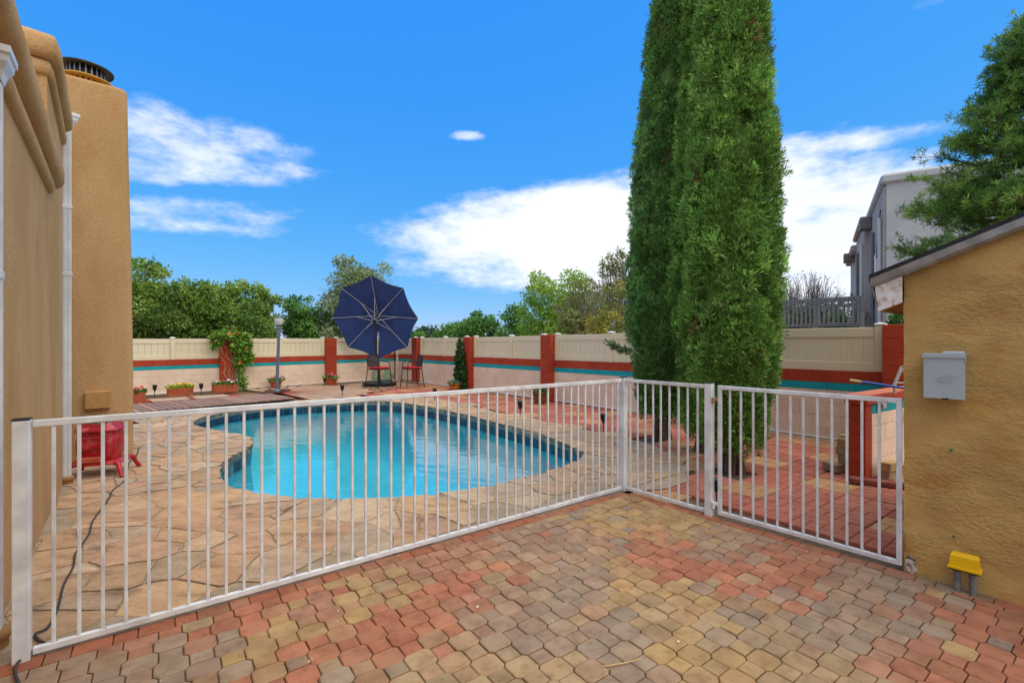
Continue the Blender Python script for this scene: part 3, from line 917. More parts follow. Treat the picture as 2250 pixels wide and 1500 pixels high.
g0 = gp + e2 * on_line(1582, gp, e2); g1 = gp + e2 * on_line(1976, gp, e2)
pk3 = [on_line(x, g0, e2) for x in (1604, 1628, 1655, 1682, 1708, 1737, 1765, 1796, 1828, 1861, 1894, 1932)]
fence_run(gt, g0, g1, pk3, FH - 0.0, bottom=0.05)
ag = math.atan2(e2.y, e2.x)
for q in (g0, g1):
    MB().box((q.x, q.y, 0.038 + (FH - 0.038) / 2), (0.031, 0.031, FH - 0.034), rz=ag, b=0.003).build('stile', M_white, gt, world=True)
for z, m_ in ((FH - 0.13, M_rust), (0.12, M_white)):
    hq = (gp + g0) / 2
    MB().box((hq.x, hq.y, z), (0.07, 0.03, 0.03), rz=ag, b=0.004).tube([(hq.x - 0.02, hq.y - 0.02, z - 0.035), (hq.x - 0.02, hq.y - 0.02, z + 0.02)], 0.014).build('hinge', m_, gt, world=True)

# ------------------------------------------------------------------ tan stucco house on the left
house = thing('stucco_house', 'tan stucco house with rounded parapets and chimney at left', 'house', (*H0, 0))
hwn = -hn


def hp(s, out, z):
    q = H0 + hd * s + hn * out
    return Vector((q.x, q.y, z))


def block_from(name, s0, s1, depth, z1, top_fn=None, rad=0.06):
    """stucco volume: front plane on the house line, rounded top edge"""
    bm = bmesh.new(); n_s = 14
    prof_n = 6
    rows_ = []
    for a in range(n_s + 1):
        s = s0 + (s1 - s0) * a / n_s; zt = top_fn(s) if top_fn else z1
        row = [hp(s, 0, -0.08)]
        for b in range(prof_n + 1):
            an = math.pi / 2 * b / prof_n
            row.append(hp(s, -rad + rad * math.cos(an), zt - rad + rad * math.sin(an)))
        row += [hp(s, -depth, zt), hp(s, -depth, -0.08)]
        rows_.append(row)
    k = len(rows_[0]); mb = MB()
    vv = [p for r_ in rows_ for p in r_]
    ff = [(a * k + b, (a + 1) * k + b, (a + 1) * k + b + 1, a * k + b + 1) for a in range(n_s) for b in range(k - 1)]
    mb.add(vv, ff, smooth=False)
    mb.add(rows_[0], [tuple(range(k))]); mb.add(rows_[-1], [tuple(range(k))[::-1]])
    for q in range(len(mb.sm)): mb.sm[q] = False
    return mb.build(name, M_stucco, house, world=True)


s_end = on_line(137, H0, hd); s_t0 = on_line(104, H0, hd) - 0.02
up_z = lambda s: 3.40 - 0.105 * (s + 1.2)
lo_z = lambda s: 3.12 - 0.045 * (s + 1.2)
tall_z = lambda s: 4.32 - 0.26 * (s - s_t0) / (s_end - s_t0)
low_top = lambda s: up_z(s) + 0.03
block_from('wall', -5.0, s_t0, 3.0, 3.5, low_top)
block_from('wall', s_t0 + 0.003, s_end, 3.0, 4.28, tall_z, rad=0.10)


BAND_UP = [(-0.06, -0.105), (0.045, -0.105), (0.075, -0.085), (0.09, -0.04), (0.09, 0.05), (0.075, 0.09), (0.04, 0.115), (-0.06, 0.12)]
BAND_LO = [(-0.05, -0.07), (0.015, -0.07), (0.036, -0.052), (0.044, 0.0), (0.038, 0.045), (0.018, 0.066), (-0.05, 0.07)]


def band(pts, outs, sec):
    """sweep a rounded plaster band; pts on the wall face, outs = outward vectors"""
    k = len(sec); vv = []; n_ = len(pts)
    pts = [Vector(p) for p in pts]
    dirs = [(pts[min(i + 1, n_ - 1)] - pts[max(i - 1, 0)]).normalized() for i in range(n_)]
    P_ = list(zip(pts, outs, [1.0] * n_)) + [(pts[-1] + dirs[-1] * 0.035, outs[-1], 0.86), (pts[-1] + dirs[-1] * 0.05, outs[-1], 0.55)]
    for i, (p, o_, f) in enumerate(P_):
        for (a, b) in sec:
            w_ = 1 + 0.10 * mnoise.noise(p * 2.3 + Vector((a * 9, b * 9, 0)))
            vv.append(p + Vector((o_[0], o_[1], 0)) * (a * (f if a > 0 else 1) * w_) + Vector((0, 0, b * f)))
    m_ = len(P_)
    mb = MB(); mb.add(vv, [(i * k + j, i * k + j + 1, (i + 1) * k + j + 1, (i + 1) * k + j) for i in range(m_ - 1) for j in range(k - 1)], smooth=True)
    mb.add(vv[-k:], [tuple(range(k))]); mb.add(vv[:k], [tuple(range(k))[::-1]])
    return mb.build('cornice_band', M_stucco, house, world=True)


sn = np.linspace(-5.0, 1.22, 26)
band([hp(s, 0, up_z(s)) for s in sn], [hn] * 26, BAND_UP)
sn = np.linspace(-5.0, 1.04, 26)
band([hp(s, 0, lo_z(s)) for s in sn], [hn] * 26, BAND_LO)
for (dz, sec) in ((-0.10, BAND_UP), (-0.28, BAND_LO)):
    zc = tall_z(s_t0) + dz
    path = [hp(s_t0, -2.5, zc), hp(s_t0, -0.9, zc), hp(s_t0, -0.10, zc), hp(s_t0 + 0.015, -0.015, zc)] + [hp(s, 0, tall_z(s) + dz) for s in np.linspace(s_t0 + 0.10, s_end - 0.08, 7)]
    outs_ = [-hd, -hd, -hd, (hn - hd) * 0.95] + [hn] * 7
    band(path, outs_, sec)
# chimney
cR = G(293, 1010).xy; cdv = Vector((1.2, 1.0)).normalized(); cbk = Vector((-cdv.y, cdv.x))
mb = MB()
CW, CD, CH, rr = 1.15, 0.95, 4.98, 0.07
prof = []
for (u, v, a0) in ((0, 0, -90), (0, 1, 0), (-1, 1, 90), (-1, 0, 180)):
    for q in range(5):
        an = R(a0 + 90 * q / 4)
        cx = u * CW + (-rr if u == 0 else rr); cy = v * CD + (-rr if v == 1 else rr)
        prof.append((cx + rr * math.cos(an), cy + rr * math.sin(an)))
ringz = [(-0.08, 1.0), (1.2, 1.0), (2.6, 0.985), (4.2, 0.955), (CH - 0.05, 0.945), (CH - 0.012, 0.935), (CH, 0.90)]
vv = []
for z, f in ringz:
    for (x, y) in prof:
        xx = -CW + (x + CW) * f; yy = CD / 2 + (y - CD / 2) * (1 if z < CH - .02 else f / 0.945)
        q = cR + cdv * xx + cbk * yy; vv.append((q.x, q.y, z))
k = len(prof)
ff = [(a * k + b, a * k + (b + 1) % k, (a + 1) * k + (b + 1) % k, (a + 1) * k + b) for a in range(len(ringz) - 1) for b in range(k)]
mb.add(vv, ff, smooth=True); mb.add(vv[-k:], [tuple(range(k))])
chim = mb.build('chimney', M_stucco, house, world=True)
fc = cR + cdv * -0.49 + cbk * 0.42
fz = CH - 0.02
MB().lathe([(0.175, 0.0), (0.175, 0.26)], 24, (fc.x, fc.y, fz), smooth=True, cap=False).build('flue', mat('flue_interior', lin((60, 56, 50)), rough=0.7), chim, world=True)
Mfy = mat('flue_ochre_metal', lin((196, 148, 62)), rough=0.5)
for q in range(22):
    an = 2 * math.pi * q / 22
    MB().box((fc.x + 0.195 * math.cos(an), fc.y + 0.195 * math.sin(an), fz + 0.07), (0.012, 0.034, 0.14), rz=an, b=0.002).build('slat', Mfy, chim, world=True)
    MB().box((fc.x + 0.205 * math.cos(an), fc.y + 0.205 * math.sin(an), fz + 0.24), (0.010, 0.018, 0.15), rz=an, b=0.002).build('cage_bar', mat('grey_steel', lin((128, 130, 134)), rough=0.35, metal=0.6), chim, world=True)
MB().lathe([(0.175, 0.135), (0.29, 0.13), (0.295, 0.15), (0.175, 0.17)], 28, (fc.x, fc.y, fz)).build('collar', Mfy, chim, world=True)
MB().lathe([(0.175, 0.30), (0.29, 0.295), (0.295, 0.315), (0.175, 0.37), (0.0, 0.39)], 28, (fc.x, fc.y, fz)).build('flue_cap', mat('dark_steel', lin((70, 72, 78)), rough=0.35, metal=0.7), chim, world=True)
# boxed vent cover on the chimney face
vc = cR + cdv * -0.36 - cbk * 0.045
MB().box((vc.x, vc.y, 0.845), (0.25, 0.09, 0.225), rz=math.atan2(cdv.y, cdv.x), b=0.008).build('vent_cover', mat('raw_tan_panel', lin((196, 150, 92)), lin((184, 138, 84)), rough=0.9, scale=9), chim, world=True)


def downspout(x, y, zt, label, big, ang, collar=True):
    w = 0.078 if not big else 0.07
    d_ = MB().box((x, y, (zt + 0.06) / 2), (w, w * 0.75, zt - 0.06), rz=ang, b=0.006)
    for k in (-1, 1):
        d_.box((x + math.cos(ang - math.pi / 2) * w * 0.37 + k * w * 0.22 * math.cos(ang), y + math.sin(ang - math.pi / 2) * w * 0.37 + k * w * 0.22 * math.sin(ang), (zt + 0.06) / 2), (0.014, 0.008, zt - 0.07), rz=ang)
    ds = d_.build('downspout', M_gutter, house, world=True); ds['label'] = label
    for z in ((1.95,) if big else (2.35, 3.1)):
        MB().box((x, y, z), (w + 0.014, w * 0.75 + 0.014, 0.05), rz=ang, b=0.006).build('coupling', M_gutter, ds, world=True)
    # flared collecting box
    hb = MB(); prof_ = [(0.045, 0.0), (0.06, 0.05), (0.088, 0.09), (0.092, 0.12), (0.105, 0.13), (0.105, 0.165)]
    vv = []
    for (r_, z) in prof_:
        for a, b in ((-1, -0.7), (1, -0.7), (1, 0.7), (-1, 0.7)):
            c, s = math.cos(ang), math.sin(ang); X, Y = a * r_, b * r_
            vv.append((x + c * X - s * Y, y + s * X + c * Y, zt - 0.005 + z))
    hb.add(vv, [(i * 4 + j, i * 4 + (j + 1) % 4, (i + 1) * 4 + (j + 1) % 4, (i + 1) * 4 + j) for i in range(len(prof_) - 1) for j in range(4)])
    hb.add(vv[-4:], [(0, 1, 2, 3)]); hb.build('leader_head', M_gutter, ds, world=True)
    MB().lathe([(0.055, 0.0), (0.055, 0.05), (0.066, 0.055), (0.066, 0.09), (0.05, 0.1)], 14, (x, y, 0.0)).build('drain_collar', mat('tan_pipe', lin((160, 120, 70)), rough=0.8), ds, world=True)


dp = P(146, 750, 5.29); downspout(dp.x, dp.y, 3.99, 'white downspout at the far corner of the house', False, math.atan2(hd.y, hd.x) - math.pi / 2 + 0.2)
dp = P(-13, 750, 2.47); downspout(dp.x, dp.y, 2.96, 'white downspout at the left picture edge', True, math.atan2(hd.y, hd.x))

# ------------------------------------------------------------------ ochre shed on the right
shed = thing('stucco_shed', 'ochre stucco shed with sloping roof at right of the gate', 'shed', (*GE, 0))
S0 = GE + e2 * on_line(1986, GE, e2)
sw = e2; sb_ = e2n                                         # along the gable, depth into the yard side


def sp(s, dep, z):
    q = S0 + sw * s + sb_ * dep; return (q.x, q.y, z)


slope = 0.235 / 0.60; zt0 = 2.075
LS, DS = 2.6, 2.2
mb = MB()
front = [sp(0, 0, -0.05), sp(LS, 0, -0.05), sp(LS, 0, zt0 + slope * LS), sp(0, 0, zt0)]
backf = [sp(0, DS, -0.05), sp(LS, DS, -0.05), sp(LS, DS, zt0 + slope * LS), sp(0, DS, zt0)]
# finely divided gable so that its plaster can be uneven
nx_, nz_ = 60, 50
vv = []; ff = []
for b in range(nz_ + 1):
    for a in range(nx_ + 1):
        s = LS * (a / nx_) ** 1.4; z = -0.05 + (zt0 + slope * s + 0.05) * b / nz_
        dep = 0.010 * mnoise.fractal(Vector((s * 3.2, z * 3.0, 2.0)), 1.0, 2.0, 5) if a > 0 else 0.006 * mnoise.noise(Vector((0, z * 9, 0)))
        vv.append(sp(s + (0.007 * mnoise.noise(Vector((3, z * 8, 1))) if a == 0 else 0), dep, z))
ff = [(b * (nx_ + 1) + a, b * (nx_ + 1) + a + 1, (b + 1) * (nx_ + 1) + a + 1, (b + 1) * (nx_ + 1) + a) for b in range(nz_) for a in range(nx_)]
mb.add(vv, ff, smooth=True)
ev = backf + [vv[0], vv[nx_], vv[-1], vv[nz_ * (nx_ + 1)]]
mb.add(ev, [(0, 3, 2, 1), (1, 2, 6, 5)])
mb.add([vv[b * (nx_ + 1)] for b in range(nz_ + 1)] + [backf[3], backf[0]], [tuple(range(nz_ + 3))])
mb.build('wall', M_shed, shed, world=True)
ov = -0.155
def zr(s): return zt0 + slope * s
mb = MB()                                                  # roof deck with drip edge
r0, r1 = ov - 0.03, LS
mb.add([sp(r0, -0.07, zr(r0) + 0.02), sp(r1, -0.07, zr(r1) + 0.02), sp(r1, DS, zr(r1) + 0.02), sp(r0, DS, zr(r0) + 0.02),
        sp(r0, -0.07, zr(r0) + 0.075), sp(r1, -0.07, zr(r1) + 0.075), sp(r1, DS, zr(r1) + 0.075), sp(r0, DS, zr(r0) + 0.075)],
       [(0, 3, 2, 1), (4, 5, 6, 7), (0, 1, 5, 4), (1, 2, 6, 5), (2, 3, 7, 6), (3, 0, 4, 7)])
mb.build('roof', mat('dark_roofing', lin((58, 56, 58)), lin((44, 42, 44)), rough=0.9, scale=12, bump=0.4, bscale=80), shed, world=True)
mb = MB()
mb.add([sp(r0 + 0.01, -0.078, zr(r0) - 0.002), sp(r1, -0.078, zr(r1) - 0.002), sp(r1, -0.084, zr(r1) + 0.045), sp(r0 + 0.01, -0.084, zr(r0) + 0.045),
        sp(r0 + 0.01, -0.055, zr(r0) - 0.022), sp(r1, -0.055, zr(r1) - 0.022)], [(0, 1, 2, 3), (4, 5, 1, 0)])
mb.build('flashing', mat('galvanised_steel', lin((176, 180, 184)), lin((150, 154, 158)), rough=0.35, metal=0.7, scale=10), shed, world=True)
M_peel = mat('peeling_white_paint', lin((236, 230, 222)), lin((222, 210, 196)), rough=0.7, scale=14, c3=lin((176, 140, 108)), scale3=22, bump=0.3, bscale=60)
mb = MB()                                                  # boxed eave end
q0, q1 = ov, -0.002
mb.add([sp(q0 + 0.02, -0.05, zr(q0) - 0.20), sp(q1, -0.05, zr(q1) - 0.205), sp(q1, -0.05, zr(q1) - 0.004), sp(q0, -0.05, zr(q0) - 0.004),
        sp(q0 + 0.02, -0.03, zr(q0) - 0.20), sp(q1, -0.03, zr(q1) - 0.205), sp(q1, -0.03, zr(q1) - 0.004), sp(q0, -0.03, zr(q0) - 0.004)],
       [(0, 1, 2, 3), (5, 4, 7, 6), (0, 4, 5, 1), (0, 3, 7, 4), (1, 5, 6, 2)])
mb.build('eave_board', M_peel, shed, world=True)
mb = MB()
mb.add([sp(q0 + 0.0, -0.028, zr(q0) - 0.20), sp(q0, DS, zr(q0) - 0.20), sp(q0 - 0.02, DS, zr(q0)), sp(q0 - 0.02, -0.052, zr(q0)), sp(q0 + 0.022, -0.052, zr(q0) - 0.20)], [(4, 3, 2, 1)])
mb.build('fascia', M_peel, shed, world=True)
mb = MB(); mb.add([sp(q0 + 0.005, -0.025, zr(q0) - 0.185), sp(q1 - 0.003, -0.025, zr(q1) - 0.19), sp(q1 - 0.003, DS, zr(q1) - 0.19), sp(q0 + 0.005, DS, zr(q0) - 0.185)], [(0, 1, 2, 3)])
mb.build('soffit', mat('bare_plywood', lin((190, 142, 92)), lin((170, 124, 78)), rough=0.9, scale=8), shed, world=True)
# broken plaster at the foot of the corner
mb = MB(); pts2 = [(0.01, 0.02), (0.05, 0.0), (0.075, 0.03), (0.06, 0.065), (0.07, 0.10), (0.035, 0.125), (0.012, 0.10)]
mb.add([sp(a, -0.012, b) for a, b in pts2] + [sp(a, 0.004, b) for a, b in pts2], [tuple(range(7))] + [(i, (i + 1) % 7, 7 + (i + 1) % 7, 7 + i) for i in range(7)])
mb.build('broken_plaster', mat('bare_plaster', lin((222, 204, 184)), lin((60, 44, 36)), rough=1, scale=26), shed, world=True)
for (px, py) in ((2091, 988), (2096, 1178)):
    s = on_line(px, S0, sw); q = S0 + sw * s
    z = 1.6 - (py - 750) / FPX * q.y
    a = Vector(sp(s, 0.02, z)); b = Vector(sp(s, -0.012, z)); MB().tube([a, b], 0.007, n=10).build('wall_plug', mat('green_plastic', lin((20, 120, 90)), rough=0.5), shed, world=True)

# electrical box -------------------------------------------------------------
s_a, s_b = on_line(2029, S0 - sb_ * 0.11, sw), on_line(2119, S0 - sb_ * 0.11, sw)
bw = s_b - s_a; bm_ = (s_a + s_b) / 2; qy = (S0 + sw * bm_ - sb_ * 0.11).y
zb0 = 1.6 - (877 - 750) / FPX * qy; zb1 = 1.6 - (776 - 750) / FPX * qy
eb = thing('electrical_box', 'grey metal electrical box with embossed bird on the shed wall', 'electrical box', sp(bm_, 0, zb0))
M_box = mat('grey_enamel', lin((176, 186, 188)), lin((168, 178, 181)), rough=0.4, scale=3, spec=0.4)
asw = math.atan2(sw.y, sw.x)
MB().box(sp(bm_, -0.052, (zb0 + zb1) / 2), (bw - 0.006, 0.10, zb1 - zb0 - 0.012), rz=asw, b=0.003).build('housing', M_box, eb, world=True)
dr = MB().box(sp(bm_, -0.112, (zb0 + zb1) / 2 - 0.012), (bw, 0.006, zb1 - zb0 - 0.03), rz=asw, b=0.0025)
for k in (-1, 1): dr.box(sp(bm_ + k * (bw / 2 - 0.0015), -0.085, (zb0 + zb1) / 2 - 0.012), (0.003, 0.054, zb1 - zb0 - 0.034), rz=asw)
dr.box(sp(bm_, -0.085, zb0 + 0.0045), (bw - 0.004, 0.05, 0.003), rz=asw)
door = dr.build('cover', M_box, eb, world=True)
tp = MB().box(sp(bm_, -0.060, zb1 - 0.008), (bw + 0.012, 0.122, 0.012), rz=asw, b=0.003).box(sp(bm_, -0.1205, zb1 - 0.017), (bw + 0.012, 0.005, 0.026), rz=asw, b=0.001)
tp.box(sp(bm_ + bw / 2 + 0.004, -0.095, zb1 - 0.03), (0.004, 0.045, 0.05), rz=asw)
tp.build('hood', M_box, eb, world=True)
MB().box(sp(bm_ + bw * 0.22, -0.05, zb1 + 0.006), (bw * 0.5, 0.07, 0.014), rz=asw, b=0.002).build('hub_plate', mat('light_grey_metal', lin((206, 208, 208)), rough=0.4), eb, world=True)
MB().box(sp(bm_ + 0.01, -0.118, zb0 + 0.004), (0.03, 0.008, 0.01), rz=asw, b=0.001).build('latch', M_dark, eb, world=True)
duck = [[(-0.30, 0.0), (-0.24, 0.015), (-0.14, 0.05), (-0.02, 0.058), (0.08, 0.03), (0.12, 0.015), (0.16, 0.03), (0.19, 0.0), (0.18, -0.035), (0.02, -0.04), (-0.18, -0.035), (-0.30, 0.0)],
        [(0.06, 0.045), (0.10, 0.085), (0.15, 0.10), (0.20, 0.085), (0.24, 0.062), (0.31, 0.058), (0.22, 0.045), (0.16, 0.03)], [(-0.18, 0.0), (-0.05, 0.028), (0.08, -0.005)]]
em = MB()
for line in duck:
    em.tube([sp(bm_ + 0.01 + x * bw * 0.75, -0.1155, zb0 + (zb1 - zb0) * 0.43 + y * bw * 1.9) for x, y in line], 0.0026, n=6)
em.build('emblem', M_box, door, world=True)

# yellow capped pipes --------------------------------------------------------
sy = on_line(2120, S0 - sb_ * 0.07, sw); yb = thing('capped_pipes', 'two grey pipe stubs under a yellow plastic cap by the shed', 'pipe cap', sp(sy, -0.07, 0))
for k in (-0.036, 0.036):
    MB().tube([sp(sy + k, -0.07, -0.03), sp(sy + k, -0.07, 0.16)], 0.0185, n=14).build('pipe', mat('grey_pvc', lin((128, 126, 122)), lin((108, 102, 98)), rough=0.7, scale=20), yb, world=True)
mb = MB(); vv = []
for (l, w, z) in ((0.078, 0.047, 0.150), (0.078, 0.047, 0.163), (0.071, 0.041, 0.165), (0.066, 0.036, 0.232), (0.058, 0.028, 0.243)):
    for a, b in ((-1, -1), (1, -1), (1, 1), (-1, 1)): vv.append(sp(sy + a * l, -0.07 + b * w * 0.9, z))
mb.add(vv, [(i * 4 + j, i * 4 + (j + 1) % 4, (i + 1) * 4 + (j + 1) % 4, (i + 1) * 4 + j) for i in range(4) for j in range(4)]); mb.add(vv[-4:], [(0, 1, 2, 3)]); mb.add(vv[:4], [(3, 2, 1, 0)])
mb.build('cap', mat('yellow_plastic', lin((244, 196, 20)), lin((236, 184, 16)), rough=0.4, scale=5), yb, world=True)
MB().box(sp(sy, -0.07, 0.147), (0.148, 0.08, 0.012), rz=asw, b=0.003).build('gasket', M_dark, yb, world=True)

# ------------------------------------------------------------------ low counter wall behind the gate
c0 = G(1909, 1053).xy; cdr = Vector((1.51, 1.0)).normalized(); cfn = Vector((cdr.y, -cdr.x))     # cfn faces the camera
cw = thing('counter_wall', 'low painted block counter with red end pier behind the gate', 'wall', (*c0, 0))
acw = math.atan2(cdr.y, cdr.x)
PW = 0.18
def cp(s, dep, z): q = c0 + cdr * s - cfn * dep; return (q.x, q.y, z)
CT = 0.98
MB().box(cp(1.25, 0.115, 0.46), (2.3, 0.17, 0.92), rz=acw).build('mortar', M_cream, cw, world=True)
for ci, (z0, z1, m_) in enumerate(((0.0, 0.2, M_cream), (0.2, 0.4, M_cream), (0.4, 0.6, M_cream), (0.6, 0.75, M_cream), (0.75, 0.86, M_teal))):
    for q in range(6):
        s = 0.105 + 0.2 + q * 0.4 - (0.2 if ci % 2 else 0)
        a0, a1 = max(0.102, s - 0.2), s + 0.2
        MB().box(cp((a0 + a1) / 2, 0.105, (z0 + z1) / 2), (a1 - a0 - 0.006, 0.2, z1 - z0 - 0.005), rz=acw, b=0.004).build('block', m_, cw, world=True)
for q in range(5):
    MB().box(cp(0, 0.085, 0.084 + q * 0.172), (PW, 0.17, 0.168), rz=acw, b=0.005).build('pier_block', M_red, cw, world=True)
MB().box(cp(1.19, 0.10, 0.915), (2.58, 0.23, 0.105), rz=acw, b=0.008).build('coping', M_red, cw, world=True)
MB().box(cp(1.19, 0.10, 0.975), (2.56, 0.22, 0.014), rz=acw, b=0.004).build('counter_top', mat('faded_red_top', lin((206, 120, 92)), lin((196, 112, 86)), rough=0.85, scale=4), cw, world=True)
ob = thing('outlet_box', 'small grey outlet box under the counter coping', 'outlet', cp(0.30, -0.03, 0.80))
MB().box(cp(0.30, -0.028, 0.835), (0.11, 0.05, 0.07), rz=acw, b=0.006).build('housing', mat('weathered_grey_metal', lin((150, 148, 144)), rough=0.5), ob, world=True)
MB().box(cp(0.30, -0.056, 0.835), (0.09, 0.008, 0.054), rz=acw, b=0.003).build('cover', mat('pale_grey_plastic', lin((176, 176, 172)), rough=0.5), ob, world=True)
# pole lying on the counter
t0 = P(1867, 834, 5.45); t1 = P(1990, 853, 5.2)
dv = (t1 - t0)
pz = 0.982 + 0.014
tp0 = Vector((t0.x, t0.y, 1.155)); tp1 = tp0 + Vector((dv.x, dv.y, 0)) * 2.2; tp1.z = 1.0
pole = thing('pool_pole', 'blue metal pole with pale grip resting across the counter', 'pole', tuple(tp1))
MB().tube([tp0.lerp(tp1, 0.09), tp1], 0.013, n=10).build('shaft', mat('blue_anodised', lin((40, 104, 190)), rough=0.3, metal=0.5), pole, world=True)
MB().tube([tp0, tp0.lerp(tp1, 0.095)], 0.0155, n=10).build('grip', mat('pale_foam', lin((206, 190, 140)), rough=0.9), pole, world=True)
# folding bracket leaning above the counter
fb = P(1975, 822, 5.62)
fr = thing('folded_frame', 'pale folded metal frame standing on the counter beside the red pillar', 'frame', (fb.x, fb.y, 0.984))
MB().box((fb.x - 0.01, fb.y, 1.19), (0.026, 0.03, 0.25), M=Matrix.Rotation(R(22), 4, 'Y'), b=0.003).box((fb.x + 0.08, fb.y, 1.19), (0.026, 0.03, 0.25), M=Matrix.Rotation(R(-22), 4, 'Y'), b=0.003).build('strut', mat('pale_aluminium', lin((190, 182, 172)), rough=0.4), fr, world=True)
MB().box((fb.x + 0.035, fb.y, 1.11), (0.13, 0.02, 0.018), b=0.002).box((fb.x - 0.05, fb.y, 1.03), (0.022, 0.03, 0.096), b=0.002).box((fb.x + 0.12, fb.y, 1.03), (0.022, 0.03, 0.096), b=0.002).build('crossbar', mat('pale_aluminium', (1, 1, 1)), fr, world=True)
# loose pavers stacked beside the pier
def brick_stack(name, label, p, rz, rows, cols, group):
    hz = 0.0
    for k, cc in enumerate(cols):
        o = MB().box((0, 0, 0.05), (0.205, 0.10, 0.098), b=0.006)
        lab = label % ('lowest', 'second from the bottom', 'third from the bottom', 'fourth from the bottom')[k]
        ob_ = o.build('loose_paver', mat('paver_' + cc, lin(dict(y=(196, 162, 104), g=(164, 148, 122), r=(170, 104, 80))[cc]), lin((150, 130, 100)), rough=0.9, scale=9, fine=0.15, bscale=120, bump=0.3))
        ob_.location = (p.x + random.gauss(0, .006), p.y + random.gauss(0, .006), 0.006 + k * 0.099); ob_.rotation_euler = (0, 0, rz + random.gauss(0, .05))
        tag(ob_, lab, 'paver', group)
q = G(1862, 1036).xy
brick_stack('s', 'loose tan paver beside the red pier, %s of the front stack', q, acw + 1.57, 1, 'yggy', 'pavers stacked beside the pier')
q = G(1876, 1012).xy + Vector((0.05, 0.18))
brick_stack('s', 'loose paver behind the front stack by the red pier, %s', q, acw + 1.4, 1, 'ggy', 'pavers stacked beside the pier')
q = G(1826, 1034).xy
brick_stack('s', 'single loose grey paver left of the paver stack, %s', q, acw + 1.2, 1, 'g', 'pavers stacked beside the pier')
q = G(1953, 1052).xy
brick_stack('s', 'loose paver against the cream counter wall, %s of two', q, acw, 1, 'gy', 'pavers stacked against the counter')
kb = G(1940, 1067).xy
tag(MB().box((kb.x, kb.y, 0.03), (0.62, 0.12, 0.06), rz=acw - 1.1, b=0.01).build('kerb_stone', M_flagside if False else mat('dark_red_kerb', lin((150, 84, 70)), lin((120, 70, 60)), rough=0.9, scale=9)),
    'dull red kerb stone on the ground beside the red pier', 'kerb stone')

# ------------------------------------------------------------------ boardwalk, pads and fan paving
M_plank = mat('brown_composite', (1, 1, 1), src='obj', c2=(0.9, 0.88, 0.86), scale=3, rough=0.75, bump=0.3, bscale=40, stretch=(1, 1, 1))
bo = G(648, 874, 0.07).xy; bd = -Vector((0.665, 0.747)).normalized(); bw_ = Vector((bd.y, -bd.x)); bw_ = bw_ if bw_.x < 0 else -bw_
bk = thing('boardwalk', 'low brown composite boardwalk between the pool and planters', 'boardwalk', (*bo, 0))
BWD = 1.72; NP = 44; pw_ = 0.150
abd = math.atan2(bd.y, bd.x)
plm = mesh_of('plank', MB().box((0, 0, 0), (pw_ - 0.024, BWD, 0.028), b=0.004), M_plank)
for q in range(NP):
    c = bo + bd * ((q + 0.5) * pw_) + bw_ * BWD / 2
    o = link('plank', plm, bk, loc=(c.x - bo.x, c.y - bo.y, 0.058), rz=abd)
    jj = random.uniform(0.78, 1.12); k = lin((158, 124, 106)); o.color = (k[0] * jj, k[1] * jj, k[2] * jj, 1)
for off in (0.03, BWD / 2, BWD - 0.03):  # joist colour darkened to paint in the shade of the deep plank gaps
    c = bo + bd * (NP * pw_ / 2) + bw_ * off
    MB().box((c.x, c.y, 0.0), (NP * pw_ - 0.02, 0.04, 0.085), rz=abd).build('joist', mat('gap_shade_timber', lin((50, 40, 36)), rough=0.9), bk, world=True)
M_conc = mat('pale_concrete', lin((190, 168, 138)), lin((170, 146, 120)), rough=0.95, scale=4, bump=0.3, bscale=80, c3=lin((176, 152, 126)), scale3=2.5, fine=0.1)
M_redstrip = mat('red_infill', lin((160, 74, 52)), lin((140, 64, 46)), rough=0.95, scale=8)
# pads: pale slabs with red joints
pad_o = G(500, 871).xy; pd = -Vector((0.70, 0.714)).normalized(); pn = Vector((pd.y, -pd.x)); pn = pn if pn.x < 0 else -pn
pads = MB().box((*(pad_o + pd * 2.2 + pn * 0.30), -0.03), (5.2, 0.78, 0.05), rz=math.atan2(pd.y, pd.x)).build('pad_strip', M_redstrip)
tag(pads, kind='structure')
for q in range(5):
    c = pad_o + pd * (0.35 + q * 0.98) + pn * 0.32
    MB().box((c.x, c.y, -0.006), (0.84, 0.58, 0.05), rz=math.atan2(pd.y, pd.x), b=0.006).build('pad', M_conc, pads)
    c = c + pd * 0.49
    MB().box((c.x, c.y, -0.004), (0.12, 0.58, 0.05), rz=math.atan2(pd.y, pd.x), b=0.004).build('joint_strip', M_redstrip, pads)
fan_c = G(618, 863).xy
fan_pts = [fan_c]
fanp = []
for a in range(-46, 151, 8): fanp.append(fan_c + Vector((math.cos(R(a)), math.sin(R(a)))) * (2.75 if a < 100 else 2.2))
mb = MB(); poly = [tuple(fan_c)] + [tuple(p) for p in fanp]
mb.add([(p[0], p[1], -0.002) for p in poly], [tuple(range(len(poly)))])
fan = mb.build('fan_paving', M_redstrip)
if fan.data.polygons[0].normal.z < 0: fan.data.polygons[0].flip()
tag(fan, kind='structure')
a = -46.0
